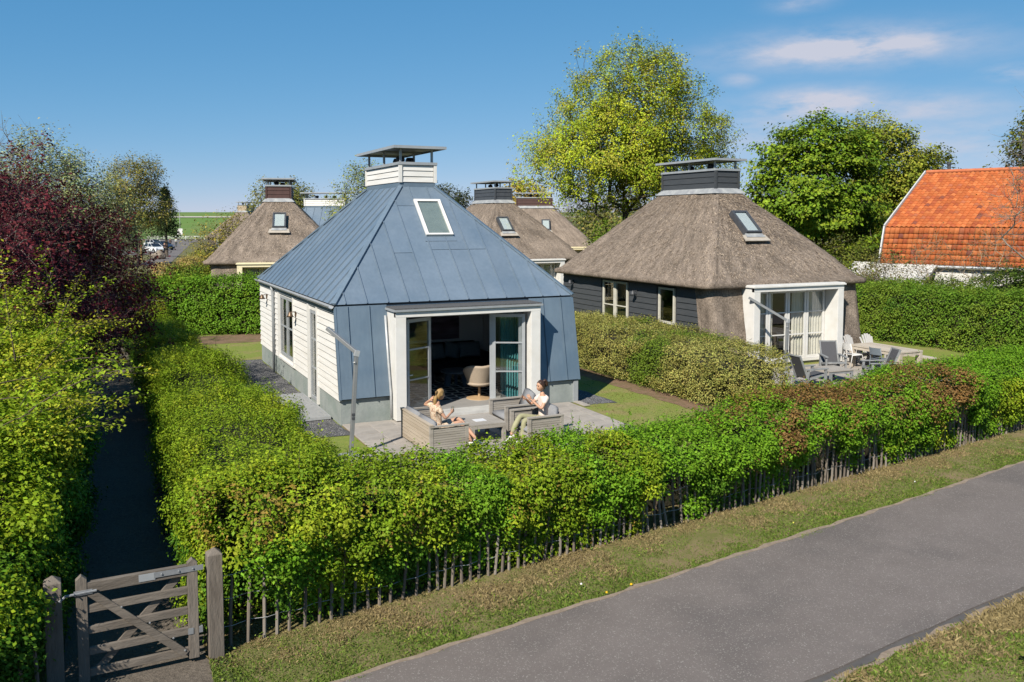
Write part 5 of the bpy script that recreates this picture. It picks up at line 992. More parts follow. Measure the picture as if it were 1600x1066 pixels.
# ------------------------------------------------------------------ grass of the verge and the lawn
def blades(name, n, sampler, h, cols_, wd=.006, patch=.0, grad=None):
    P = sampler(n); n = len(P); nz_ = wob(np.column_stack([P, P[:, :1] * 0]) + 11, 1.6) + .5 * wob(np.column_stack([P, P[:, :1] * 0]) + 31, 5)
    base = np.column_stack([P, np.full(n, -.02)]); d = unit(np.column_stack([rng.normal(0, .55, (n, 2)), np.full(n, 1.)])); L = h * rng.uniform(.4, 1.3, (n, 1)) * np.clip(1 + .5 * nz_, .4, 1.8)[:, None]
    s_ = unit(np.cross(d, rng.normal(0, 1, (n, 3)))) * wd; mid_ = base + d * L * .55; tip = base + d * L + np.column_stack([rng.normal(0, .25, (n, 2)) * L, -.12 * L])
    V = np.stack([base - s_, base + s_, mid_ + s_ * .8, tip], 1); ca = np.array(cols_); dry = (nz_ * 1.7 + rng.normal(0, .4, n)) > (patch if grad is None else grad(P))
    c = np.where(dry[:, None], ca[rng.integers(0, 2, n)], ca[2 + rng.integers(0, len(cols_) - 2, n)]) * rng.uniform(.7, 1.3, (n, 1))
    o = npmesh(name, V.reshape(-1, 3), np.arange(n * 4).reshape(-1, 4), np.repeat(c, 4, 0), leafmat('grass_blade', .2, .7, .15)); o['kind'] = 'stuff'; return o
def verge_pts(n):
    u_ = -4.25 + 18.2 * rng.random(n) ** 1.25; t = rng.random(n); a = rt_np(u_) - .02; b = fline(u_) + .35; return np.column_stack([u_, a + (b - a) * t])
rt_np = lambda u: -11.27 + .158 * u + .0012 * np.maximum(u - 2, 0) ** 2
sheet('verge', [(-3.75, -11.5)] + [(x, rt(x) + .0) for x in (-3.2, -1, 1, 3, 5, 7, 9, 12, 16)] + [(x, fline(x) + 1.4) for x in (16, 12, 8, 4, 0, -4.0)] + [(-4.05, -10.3), (-3.95, -10.8)], -.006, VERGE, sub=.3, edge_noise=.05)
DRY = [(.31, .245, .12), (.25, .195, .09)]; GRN = [(.13, .20, .03), (.165, .22, .04), (.10, .155, .026)]
blades('verge_grass', 170000, verge_pts, .05, DRY + GRN, .0033, grad=lambda P: np.clip((fline(P[:, 0]) - .35 - P[:, 1]) * 1.7 - .55, -1.1, .9))
def edge_pts(n):
    u_ = rng.uniform(-3.6, 14, n); return np.column_stack([u_, rt_np(u_) + rng.gamma(1.2, .13, n) - .085])
blades('edge_grass', 42000, edge_pts, .06, GRN[:2] + GRN, .0045, .3)
kk = verge_pts(200); kk = kk[(wob(np.column_stack([kk, kk[:, :1] * 0]), 2.5) > .15)]; kk = np.column_stack([kk, np.full(len(kk), .03)])
P_, n_, i_ = sprays(kk, np.tile([[0, 0, 1.]], (len(kk), 1)), 12, .05, flat=.5); P_[:, 2] = np.abs(P_[:, 2]); leaves('verge_weeds', P_, n_, .032, palette(i_, len(kk), [GRN[0], GRN[1], (.20, .23, .04)], .25))['kind'] = 'stuff'
def lawn_pts(n):
    u_ = rng.uniform(-2.4, 9.0, n); v_ = rng.uniform(-8.6, 16, n); ok = ~((u_ > -1.0) & (u_ < 6.6) & (v_ > -4.4)) & ~((u_ > -1.) & (u_ < 7.6) & (v_ > -4.4) & (v_ < 12) & (u_ < .0)) & ~((u_ > 6.5) & (u_ < 7.6) & (v_ > -.6) & (v_ < 2.7)); return np.column_stack([u_, v_])[ok]
blades('lawn_grass', 90000, lawn_pts, .035, [(.20, .165, .06), (.16, .15, .045)] + [(.12, .155, .026), (.10, .14, .024), (.14, .165, .03)], .006, .25)
def corner_pts(n):
    u_ = rng.uniform(.5, 9, n); return np.column_stack([u_, -14.24 + .137 * u_ - rng.random(n) ** 1.1 * 2.2])
sheet('verge', [(-2, rb(-2) - .15), (12, rb(12) - .15), (12, -17.5), (-2, -17.5)], -.004, VERGE, sub=.4, edge_noise=.03)
blades('near_verge_grass', 100000, corner_pts, .06, DRY + GRN, .0033, .5)
def tuft_pts(n):
    c = np.array([(4.9, -14.7), (5.15, -14.5), (5.5, -14.35), (4.6, -14.75), (5.3, -14.75), (4.2, -14.9)])[rng.integers(0, 6, n)]; return c + rng.normal(0, .10, (n, 2))
blades('tall_grass', 700, tuft_pts, .34, [(.22, .21, .06), (.16, .18, .04)] + [(.12, .18, .03), (.14, .19, .03)], .006, .4)
# dandelions and daisies on the verge
for i, (x, y, c, r) in enumerate(((1.16, -11.02, (.7, .42, .01), .020), (.72, -11.10, (.7, .42, .01), .017), (.55, -10.72, (.75, .70, .71), .016), (8.6, -9.35, (.7, .7, .68), .013), (4.9, -10.1, (.6, .55, .1), .013))):
    f = thing('wild_flower', ['yellow dandelion on the verge, the upper one near the asphalt', 'yellow dandelion close to the road edge, left of the other one', 'single pale pink daisy on the dry verge', 'small white flower on the verge near the right end of the fence', 'pale yellow flower below the reddish part of the hedge'][i], 'flower', (x, y, -.02))
    MB().tube([(0, 0, 0), (.01, 0, .07)], .004, 5).build('stem', mat('stem_green', (.10, .16, .03)), f); MB().lathe([(0, .066), (r, .075), (r * .8, .09), (0, .095)], (.01, 0, 0), 10).build('blossom', mat('petal_%d' % i, c, c), f)
# ------------------------------------------------------------------ paling fence and gate
PAL = [mat('paling_%d' % i, c, tuple(x * .7 for x in c), 12, .95, .4, 30, stretch=(1, 1, .2)) for i, c in enumerate([(.22, .185, .15), (.17, .14, .115), (.27, .235, .20)])]
fe = thing('paling_fence', 'weathered split paling fence with wires along the foot of the mixed hedge', 'fence', (-4.05, fline(-4.05), 0))
def paling():
    mb = MB(); r = .021; n = 6; pts = []
    return mb.tube([(0, 0, -.05), (random.uniform(-.012, .012), random.uniform(-.01, .01), .5), (random.uniform(-.015, .015), 0, .90), (0, 0, 1.0)], [r, r * 1.05, r * .8, .004], n)
pal_me = [paling().build('picket', PAL[i % 3], fe) for i in range(9)]
used = set(); u_ = -3.98; k = 0
while u_ < 15.5:
    i = random.randrange(9); o = pal_me[i] if i not in used else pal_me[i].copy()
    if i in used: col.objects.link(o)
    used.add(i); ln = .30 if 2.5 < u_ < 3.55 else random.gauss(0, .035)
    if 2.5 < u_ < 3.55: ln = .12 + .12 * (u_ - 2.5) / 1.0
    o.location = (u_ + 4.05, fline(u_) - fline(-4.05) + random.uniform(-.015, .015), random.uniform(-.05, .0)); o.rotation_euler = (random.gauss(.03, .03), ln, random.uniform(0, 3)); o.scale = (1, 1, random.uniform(.9, 1.08))
    u_ += random.uniform(.10, .16) if u_ > -1.5 else random.uniform(.13, .2); k += 1
for z in (.25, .58, .86): 
    mb = MB(); pts = [(x + 4.05, fline(x) - fline(-4.05) - .025 * (1 if j % 2 else -1), z + .01 * math.sin(j)) for j, x in enumerate(np.arange(-4.15, 15.5, .2))]; mb.tube(pts, .0035, 4).build('wire', STEEL, fe)
fe2 = thing('paling_fence', 'short run of palings half buried in leaves left of the wooden gate', 'fence', (-7.4, -11.0, 0))
for i in range(11):
    o = pal_me[i % 9].copy(); col.objects.link(o); o.parent = fe2; o.location = (i * .145, i * .02, -.03); o.rotation_euler = (random.gauss(.02, .04), random.gauss(0, .05), random.uniform(0, 3)); o.scale = (1, 1, random.uniform(.85, 1))
OAKW = mat('weathered_oak', (.125, .104, .086), (.20, .172, .146), 7, .9, .6, 26, stretch=(1, 1, .25), c3=(.10, .085, .07), scale3=2.2, amt3=.8)
OAKH = mat('weathered_rail', (.122, .102, .084), (.195, .168, .142), 7, .9, .6, 26, stretch=(.25, 1, 1), c3=(.105, .09, .075), scale3=2.2, amt3=.8)
def post(name, label, x, y, w, h):
    root = thing(name, label, 'gate post', (x, y, 0), R(3)); a = w / 2
    MB().add([(-a, -a, -.1), (a, -a, -.1), (a, a, -.1), (-a, a, -.1), (-a, -a, h - .06), (a, -a, h - .06), (a, a, h - .06), (-a, a, h - .06), (0, 0, h + .01)], [(0, 3, 2, 1), (0, 1, 5, 4), (1, 2, 6, 5), (2, 3, 7, 6), (3, 0, 4, 7), (4, 5, 8), (5, 6, 8), (6, 7, 8), (7, 4, 8)]).build('post', OAKW, root, bevel=.006)
    return root
pR = post('gate_post', 'square weathered oak post with pyramid top right of the gate, carrying the hinges', -4.16, -10.50, .165, 1.26)
pL = post('gate_post', 'weathered oak gate post left of the gate, half covered by leaves', -5.80, -10.56, .17, 1.24)
ga = thing('wooden_gate', 'weathered five barred wooden gate with crossed braces at the start of the path', 'gate', (-5.58, -10.60, 0), math.atan2(.06, 1.17))
gw = 1.235
def stile(x, h): a, b = .055, .035; return MB().add([(x - a, -b, .04), (x + a, -b, .04), (x + a, b, .04), (x - a, b, .04), (x - a, -b, h - .05), (x + a, -b, h - .05), (x + a, b, h - .05), (x - a, b, h - .05), (x, -b, h), (x, b, h)], [(0, 3, 2, 1), (0, 1, 5, 8, 4), (1, 2, 6, 5), (2, 3, 7, 9, 6), (3, 0, 4, 7), (4, 8, 9, 7), (8, 5, 6, 9)])
stile(.055, 1.22).build('stile', OAKW, ga, bevel=.004); stile(gw - .055, 1.20).build('stile', OAKW, ga, bevel=.004)
for z, h in ((.13, .085), (.365, .085), (.60, .085), (.835, .085)): MB().beam((.11, .0, z), (gw - .11, .0, z - .0), .04, h).build('rail', OAKH, ga, bevel=.003)
MB().beam((.11, 0, 1.07), (gw - .11, 0, 1.07), .06, .12).build('top_rail', OAKH, ga, bevel=.004)
MB().beam((.14, -.032, 1.02), (gw - .14, -.032, .11), .022, .085).build('brace', OAKH, ga, bevel=.003); MB().beam((gw - .20, .033, 1.0), (.16, .033, .10), .022, .085).build('brace', OAKH, ga, bevel=.003)
MB().box((.62, -.036, 1.035), (.79, -.031, 1.115)).build('plate', LGREY, ga)
MB().box((gw - .46, -.042, 1.055), (gw + .06, -.0365, 1.115)).build('hinge_strap', mat('gate_iron', (.20, .21, .225), (.27, .28, .29), 14, .6, metal=.2), ga)
MB().box((gw - .12, -.042, .33), (gw - .06, -.036, .40)).build('lower_hinge', MATS['gate_iron'], ga); MB().box((gw + .0, -.042, .33), (gw + .04, -.0, .40)).build('lower_hinge', MATS['gate_iron'], ga)
MB().tube([(.20, -.05, 1.04), (0, -.05, 1.035), (-.10, -.05, 1.03), (-.16, -.05, .98)], .014, 7).box((-.02, -.055, 1.015), (.16, -.037, 1.06)).build('latch', MATS['gate_iron'], ga)
for x, z in ((gw - .38, 1.085), (gw - .2, 1.085), (gw - .05, 1.085), (.44, .80), (.72, .56), (.96, .33), (1.08, .16)): MB().lathe([(0, .012), (.009, .010), (.013, 0), (0, 0)], n=8).build('bolt', MATS['gate_iron'], ga).matrix_local = Matrix.Translation((x, -.043, z)) @ Matrix.Rotation(R(90), 4, 'X')

# ------------------------------------------------------------------ parasol poles
def parasol_pole(label, base, top, end, w=.075):
    root = thing('parasol_pole', label, 'parasol pole', base); b = Vector(base); t = Vector(top) - b; e = Vector(end) - b
    MB().beam((0, 0, -.02), t, w, w * 1.25, (0, 1, 0)).build('pole', mat('pole_grey', (.27, .28, .29), (.23, .24, .25), 4, .45, metal=.3), root, bevel=.006); MB().beam(t + Vector((.03, 0, -.02)), e, w * 1.05, w * 1.05).build('arm', MATS['pole_grey'], root, bevel=.006)
    MB().beam(t + Vector((-.01, 0, -.07)), t + Vector((.02, 0, .05)), w * 1.3, w * 1.45, (0, 1, 0)).build('joint', STEEL, root); MB().box((-.22, -.22, -.02), (.22, .22, .025)).build('foot_plate', STEEL, root)
    MB().box((t.x * .36 - w * .45, -.06, t.z * .36), (t.x * .36 + w * .45, -.045, t.z * .36 + .05)).box((t.x * .36 - w * .45, -.06, t.z * .36 + .08), (t.x * .36 + w * .45, -.045, t.z * .36 + .13)).build('clip', DARKG, root)
    MB().lathe([(.03, 0), (.035, .01), (.03, .02)], n=8).build('crank', STEEL, root).location = t + Vector((-.06, -.05, -.2)); return root
parasol_pole('folded grey parasol pole standing on the patio edge in front of the blue cottage', (-.54, -2.9, .03), (-.39, -2.9, 2.22), (-.86, -2.3, 2.70))
parasol_pole('folded grey parasol pole before the white porch of the dark thatched cottage', (15.05, 1.1, .03), (15.1, 1.1, 1.72), (14.15, 1.9, 2.45))
x0, y0 = F(-13.0, 42.6); x1, y1 = F(-11.4, 42.6); parasol_pole('slanting parasol arm in front of the cream porch of the left thatched cottage', (x1 + .02, y1, 0), (x1, y1, 2.55), (x0, y0, 2.12), .06)

# ------------------------------------------------------------------ lounge furniture on the patio
TEAK = mat('grey_teak', (.30, .275, .245), (.40, .37, .335), 5, .85, .3, 30, stretch=(.3, 1, 3), c3=(.235, .21, .18), scale3=2.5)
TEAK_LIT = mat('sunlit_teak', (.40, .335, .26), (.48, .41, .33), 5, .85, .3, 30, stretch=(1, .3, 3), c3=(.33, .27, .20), scale3=2.5)  # same teak, its colour lightened for the sunlit back of the sofa
CGREY = mat('grey_cushion', (.235, .24, .255), (.205, .21, .225), 20, .95, .2, 120)
def slats(root, a, b, z0, z1, n, m, nrm, th=.03):
    a, b = Vector(a), Vector(b); h = (z1 - z0) / n
    for i in range(n):
        z = z0 + (i + .5) * h; MB().beam((a.x, a.y, z), (b.x, b.y, z), th, h * .86).build('slat', m, root)
def soft(name, a, b, m, root, bev=.035):
    bm = bmesh.new(); bmesh.ops.create_cube(bm, size=1)
    for v in bm.verts: v.co = Vector(((a[0] + b[0]) / 2 + v.co.x * (b[0] - a[0]), (a[1] + b[1]) / 2 + v.co.y * (b[1] - a[1]), (a[2] + b[2]) / 2 + v.co.z * (b[2] - a[2])))
    bmesh.ops.bevel(bm, geom=bm.edges[:], offset=bev, segments=3, affect='EDGES'); me = bpy.data.meshes.new(name); bm.to_mesh(me); bm.free(); me.shade_smooth(); return put(name, me, root, m)
so = thing('garden_sofa', 'grey teak slatted garden sofa with grey cushions, where the blonde woman sits', 'garden sofa', (.93, -3.76, .035))
# local: x 0 back .. .86 front, y 0 near arm .. 1.93 far arm
slats(so, (.015, .05), (.015, 1.88), .04, .66, 8, TEAK_LIT, None)
for y in (.02, 1.91): slats(so, (.05, y), (.84, y), .04, .60, 11, TEAK, None)
for x, y in ((.03, .03), (.03, 1.90), (.83, .03), (.83, 1.90)): MB().box((x - .035, y - .035, 0), (x + .035, y + .035, .62)).build('leg', TEAK, so)
for y in (.02, 1.91): MB().box((-.01, y - .045, .625), (.88, y + .045, .655)).build('armrest', TEAK, so)
MB().box((-.02, -.02, .665), (.07, 1.95, .69)).build('back_rail', TEAK_LIT, so)
MB().box((.05, .05, .18), (.83, 1.88, .24)).build('seat_frame', TEAK, so); slats(so, (.83, .07), (.83, 1.86), .08, .25, 3, TEAK, None)
for i in range(2): soft('seat_cushion', (.20, .06 + i * .91, .245), (.82, .95 + i * .91, .37), CGREY, so); soft('back_cushion', (.055, .06 + i * .91, .30), (.19, .95 + i * .91, .74), CGREY, so)
def armchair(label, x, y):
    r = thing('garden_armchair', label, 'garden armchair', (x, y, .035), 0, 'slatted garden armchairs')      # faces -x; local x 0 front .. .86 back, y 0 near arm .. .93 far arm
    for yy in (.02, .91): slats(r, (.03, yy), (.83, yy), .04, .60, 11, TEAK, None); MB().box((-.01, yy - .045, .605), (.88, yy + .045, .635)).build('armrest', TEAK, r)
    slats(r, (.84, .07), (.84, .86), .04, .66, 10, TEAK, None); slats(r, (.03, .07), (.03, .86), .08, .25, 3, TEAK, None)
    for xx, yy in ((.03, .02), (.03, .91), (.84, .02), (.84, .91)): MB().box((xx - .036, yy - .036, 0), (xx + .036, yy + .036, .60)).build('leg', TEAK, r)
    MB().box((.05, .05, .18), (.82, .88, .24)).build('seat_frame', TEAK, r)
    soft('seat_cushion', (.03, .06, .245), (.68, .87, .37), CGREY, r); return r
a1 = armchair('grey slatted garden armchair where the dark haired woman sits', 3.20, -3.80); soft('back_cushion', (.66, .08, .33), (.81, .86, .80), CGREY, a1)
a2 = armchair('empty grey slatted garden armchair behind the dark haired woman', 3.25, -2.50); bc = soft('back_cushion', (-.08, -.36, 0), (.08, .36, .52), CGREY, a2); bc.location = (.66, .42, .38); bc.rotation_euler = (0, R(22), R(-14))
lt = thing('garden_table', 'low square slatted teak table between the garden sofa and the armchairs', 'low table', (2.13, -3.15, .035))
for i in range(8): MB().box((-.02 + i * .106, .0, .40), (.08 + i * .106, 1.0, .43)).build('slat', TEAK, lt)
for x, y in ((.03, .04), (.03, .96), (.79, .04), (.79, .96)): MB().box((x - .04, y - .04, 0), (x + .04, y + .04, .397)).build('leg', TEAK, lt)
MB().box((.07, .0, .33), (.75, .03, .397)).box((.07, .97, .33), (.75, 1.0, .397)).box((0, .08, .33), (.03, .92, .397)).box((.79, .08, .33), (.82, .92, .397)).build('apron', TEAK, lt)
mg = MB().box((2.35, -2.85, .466), (2.62, -2.62, .472)).build('magazine', mat('paper', (.75, .75, .76), (.6, .62, .66), 9, .5)); tag(mg, 'pale open magazine lying on the low teak table', 'magazine')

# ------------------------------------------------------------------ people
def skin(name, pts, edges, m, parent=None, sub=2):
    """pts: {key: (x,y,z,r) or (x,y,z,rx,ry)}; grown into one continuous surface"""
    ks = list(pts); me = bpy.data.meshes.new(name); me.from_pydata([pts[k][:3] for k in ks], [(ks.index(a), ks.index(b)) for a, b in edges], []); o = bpy.data.objects.new(name, me); col.objects.link(o)
    md = o.modifiers.new('s', 'SKIN'); md.use_smooth_shade = True
    if not me.skin_vertices: 
        bm = bmesh.new(); bm.from_mesh(me); bm.verts.layers.skin.verify(); bm.to_mesh(me); bm.free()
    for i, k in enumerate(ks): p = pts[k]; me.skin_vertices[0].data[i].radius = (p[3], p[4] if len(p) > 4 else p[3]); me.skin_vertices[0].data[i].use_root = i == 0
    s = o.modifiers.new('d', 'SUBSURF'); s.levels = sub; s.render_levels = sub
    dg = bpy.context.evaluated_depsgraph_get(); nm = bpy.data.meshes.new_from_object(o.evaluated_get(dg)); bpy.data.objects.remove(o); bpy.data.meshes.remove(me); nm.name = name; nm.materials.clear(); nm.shade_smooth()
    return put(name, nm, parent, m)
SKIN = mat('skin', (.52, .30, .20), (.48, .27, .18), 6, .5); HAIRB = mat('blonde_hair', (.42, .27, .11), (.25, .15, .06), 22, .55, .4, 60, stretch=(1, 1, .3)); HAIRD = mat('dark_hair', (.035, .018, .012), (.06, .03, .02), 22, .5)
def join_into(o, others):
    bm = bmesh.new(); bm.from_mesh(o.data)
    for x in others:
        me = x.data.copy(); me.transform(x.matrix_local if x.parent else x.matrix_basis); bm.from_mesh(me); bpy.data.objects.remove(x)
    bm.to_mesh(o.data); bm.free(); o.data.shade_smooth()
def head_mesh(c, yaw, pitch=0., s=1.):
    rot = Matrix.Rotation(yaw, 3, 'Z') @ Matrix.Rotation(pitch, 3, 'Y'); bm = bmesh.new(); bmesh.ops.create_icosphere(bm, subdivisions=4, radius=1)
    for v in bm.verts:           # faces +x
        x, y, z = v.co; jaw = max(0, -z); nx = x * .098 + (.012 * jaw if x > 0 else 0); ny = y * .077 * (1 - .38 * jaw ** 1.5); nz = z * .118
        if x > .3: nx -= .010 * math.exp(-((z - .12) / .14) ** 2) * (abs(y) > .12) * (abs(y) < .7)          # eye sockets
        nx += .024 * math.exp(-(y / .14) ** 2 - ((z + .18) / .16) ** 2) * (x > 0) + .007 * math.exp(-(y / .3) ** 2 - ((z + .50) / .09) ** 2) * (x > 0) + .012 * math.exp(-(y / .3) ** 2 - ((z + .82) / .14) ** 2) * (x > 0)
        v.co = (nx, ny, nz)
    for sg in (-1, 1):
        r = bmesh.ops.create_uvsphere(bm, u_segments=8, v_segments=6, radius=1)
        for v in r['verts']: v.co = Vector((v.co.x * .018 - .01, sg * .076 + v.co.y * .008, v.co.z * .03 + .0))
    for v in bm.verts: v.co = rot @ (v.co * s) + Vector(c)
    me = bpy.data.meshes.new('head'); bm.to_mesh(me); bm.free(); return put('head', me, None, SKIN), rot
def face_bits(root, c, rot, s=1., lip=(.45, .13, .12)):
    for sg in (-1, 1):
        MB().ell(Vector(c) + rot @ Vector((.087 * s, sg * .031 * s, .014 * s)), (.009 * s, .014 * s, .008 * s), 8, 6, rot).build('eye', mat('eye', (.03, .02, .015), None, 5, .2), root, True)
        MB().ell(Vector(c) + rot @ Vector((.092 * s, sg * .032 * s, .036 * s)), (.006, .019, .004), 8, 4, rot).build('eyebrow', HAIRD, root, True)
    MB().ell(Vector(c) + rot @ Vector((.099 * s, 0, -.060 * s)), (.007, .022, .007), 8, 6, rot).build('mouth', mat('lips', lip), root, True)
def hand(wrist, d, palm_n, curl=.5, side=1, s=1.):
    """palm and five unequal bent fingers; d points along the hand, palm_n out of the palm"""
    d = Vector(d).normalized(); n_ = Vector(palm_n); n_ = (n_ - d * n_.dot(d)).normalized(); sd_ = d.cross(n_) * side; w = Vector(wrist); mb = MB()
    rot = Matrix((d, sd_, n_)).transposed(); mb.ell(w + d * .045 * s, (.052 * s, .038 * s, .016 * s), 10, 8, rot); mb.ell(w, (.03 * s, .024 * s, .018 * s), 8, 6, rot)
    for k, (off, L) in enumerate(((-.028, .062), (-.010, .074), (.009, .070), (.027, .055))):
        p = w + d * .082 * s + sd_ * off * s; a = d.copy(); pts = [p - d * .02 * s, p]
        for j, f in enumerate((.45, .32, .23)): a = (a * math.cos(curl * (.5 + .3 * j)) + n_ * math.sin(curl * (.5 + .3 * j))).normalized(); p = p + a * L * f * s; pts.append(p)
        mb.tube(pts, [.009 * s, .0095 * s, .0085 * s, .0075 * s, .005 * s], 6)
    p = w + d * .025 * s - sd_ * .03 * s; a = (d * .6 - sd_ * .75 + n_ * .3).normalized(); pts = [p + sd_ * .015, p, p + a * .03 * s, p + a * .03 * s + (a + d * .5 + n_ * curl * .6).normalized() * .027 * s]; mb.tube(pts, [.012 * s, .012 * s, .0095 * s, .006 * s], 6)
    return mb.build('hand', SKIN, None, True)
def shoe(root, ankle, d, m=None, L=.245):
    a = Vector(ankle); d = Vector(d).normalized(); up = Vector((0, 0, 1)); up = (up - d * up.dot(d)).normalized(); sd_ = d.cross(up); V = []; n = 12; prof = [(-.075, .028, .055), (-.06, .036, .075), (0, .038, .085), (.05, .042, .07), (.10, .048, .045), (.145, .042, .034), (.17, .02, .02)]
    for x, w, h in prof:
        for j in range(n): t = 2 * math.pi * j / n; z = math.sin(t); V.append(a + d * x * L / .245 + sd_ * (w * math.cos(t)) + up * (-.075 + (h * (z * .5 + .5) if z > -.5 else 0)))
    Q = [[i * n + j, i * n + (j + 1) % n, (i + 1) * n + (j + 1) % n, (i + 1) * n + j] for i in range(len(prof) - 1) for j in range(n)]; Q += [list(range(n))[::-1], [(len(prof) - 1) * n + j for j in range(n)]]
    o = MB().add(V, Q).build('shoe', m or mat('white_shoe', (.78, .76, .74), (.7, .68, .66), 20, .6), root, True)
    return o
def woman(label, root_loc, J, cloth_top, cloth_leg, hair, hairm, head_yaw, head_pitch, hands, leg_skin, short=True, shoes_d=None, leg_cover=1.0, watch=None):
    p = thing('person', label, 'person', root_loc); s_ = 1.
    E1 = [('pel', 'wst'), ('wst', 'chs'), ('chs', 'nb'), ('nb', 'nk'), ('chs', 'sl'), ('sl', 'el'), ('el', 'wl'), ('chs', 'sr'), ('sr', 'er'), ('er', 'wr'), ('pel', 'hl'), ('hl', 'kl'), ('kl', 'cl'), ('cl', 'al'), ('pel', 'hr'), ('hr', 'kr'), ('kr', 'cr'), ('cr', 'ar')]
    rad = dict(pel=(.125, .11), wst=(.105, .09), chs=(.125, .10), nb=(.06, .055), nk=(.046, .046), sl=(.052, .052), el=(.036, .036), wl=(.024, .024), sr=(.052, .052), er=(.036, .036), wr=(.024, .024), hl=(.088, .088), kl=(.056, .056), cl=(.052, .052), al=(.034, .034), hr=(.088, .088), kr=(.056, .056), cr=(.052, .052), ar=(.034, .034))
    pts = {k: (*J[k], *rad[k]) for k in rad}; body = skin('body', pts, E1, SKIN, p)
    hd, rot = head_mesh(J['hd'], head_yaw, head_pitch); add = [hd]
    for h in hands: add.append(hand(*h))
    join_into(body, add); face_bits(p, J['hd'], rot)
    def sub_(keys, f, extra=None, edges=None):
        q = {k: (*J[k], rad[k][0] + f, rad[k][1] + f) for k in keys}; 
        if extra: q.update(extra)
        return q, [e for e in (edges or E1) if e[0] in q and e[1] in q]
    mid_ = lambda a, b, t: tuple(Vector(J[a]) * (1 - t) + Vector(J[b]) * t)
    q, e = sub_(('pel', 'wst', 'chs', 'sl', 'sr'), .024, {'nb2': (*mid_('chs', 'nb', .62), .095, .088), 'ml': (*mid_('sl', 'el', .55), .058, .058), 'mr': (*mid_('sr', 'er', .55), .058, .058)}); e += [('chs', 'nb2'), ('sl', 'ml'), ('sr', 'mr')]
    if leg_cover < 1:     # dress: skirt over the thighs
        q.update({'hl': (*J['hl'], .11), 'hr': (*J['hr'], .11), 'tl': (*mid_('hl', 'kl', leg_cover), .082), 'tr': (*mid_('hr', 'kr', leg_cover), .082)}); e += [('pel', 'hl'), ('hl', 'tl'), ('pel', 'hr'), ('hr', 'tr')]
    skin('dress' if leg_cover < 1 else 'blouse', q, e, cloth_top, p)
    if cloth_leg:
        q, e = sub_(('pel', 'hl', 'kl', 'cl', 'hr', 'kr', 'cr'), .014, {'pw': (*mid_('pel', 'wst', .5), .128, .112), 'al2': (*mid_('cl', 'al', .75), .052, .052), 'ar2': (*mid_('cr', 'ar', .75), .052, .052)}); e += [('pel', 'pw'), ('cl', 'al2'), ('cr', 'ar2')]
        skin('trousers', q, e, cloth_leg, p)
    for k, sd in zip(('al', 'ar'), shoes_d): shoe(p, J[k], sd)
    hr_ = MB(); c = Vector(J['hd'])
    V = []; hc = bmesh.new(); bmesh.ops.create_icosphere(hc, subdivisions=4, radius=1); dl = []
    for v in hc.verts:
        x, y, z = v.co; keep = (x < .42 + .75 * (z - .25)) and not (z < -.35 and x > -.45); 
        w_ = 1 + .05 * math.sin(9 * y + 3 * z) ; q_ = Vector((x * .108 - .008, y * .087, z * .127 + .006)) * w_
        if not keep: q_ = Vector((x * .06, y * .05, z * .07))
        v.co = c + rot @ q_
    me = bpy.data.meshes.new('hair'); hc.to_mesh(me); hc.free(); me.shade_smooth(); ho = put('hair', me, p, hairm)
    pony = [c + rot @ Vector(q_) for q_ in hair]; r = [.022] + [.04] * (len(pony) - 2) + [.008]; r[1] = .036
    MB().tube(pony, r, 10).build('ponytail', hairm, p, True)
    if watch: MB().lathe([(.029, -.008), (.032, 0), (.029, .008)], n=10).build('watch', DARK, p).location = watch
    return p
BLO = mat('cream_blouse', (.74, .62, .56), (.68, .56, .50), 7, .85); TRO = mat('olive_trousers', (.34, .33, .20), (.28, .27, .165), 8, .9)
DRS = mat('patterned_dress', (.62, .47, .33), (.30, .17, .11), 28, .85, lo=.50, hi=.56, c3=(.72, .62, .50), scale3=25)
# dark haired woman in the near armchair, facing -x, looking at her raised hands
y = -3.34
J2 = dict(pel=(3.78, y, .50), wst=(3.83, y, .66), chs=(3.80, y, .90), nb=(3.78, y, 1.07), nk=(3.76, y, 1.12), hd=(3.735, y + .0, 1.255), sl=(3.79, y + .16, .99), el=(3.62, y + .26, .80), wl=(3.42, y + .13, .97), sr=(3.79, y - .16, .99), er=(3.64, y - .24, .78), wr=(3.46, y - .06, .98),
          hl=(3.72, y + .09, .47), kl=(3.28, y + .10, .60), cl=(3.10, y + .02, .40), al=(2.98, y - .02, .20), hr=(3.72, y - .09, .47), kr=(3.27, y - .10, .54), cr=(3.25, y - .10, .30), ar=(3.20, y - .10, .115))
woman('dark haired woman in cream blouse and olive trousers gesturing in the garden armchair', (0, 0, 0), J2, BLO, TRO, [(-.08, 0, .08), (-.13, 0, .10), (-.17, 0, .05), (-.16, 0, -.03), (-.13, 0, -.06)], HAIRD, R(180) + R(8), R(8), [((3.42, y + .13, .97), (-.8, -.1, .45), (.1, -.8, .2), .5, 1), ((3.46, y - .06, .98), (-.55, .1, .8), (.3, .9, .1), .8, -1)], None, shoes_d=[(-.9, -.1, -.35), (-1, -.05, 0)], watch=(3.475, y - .075, .955))
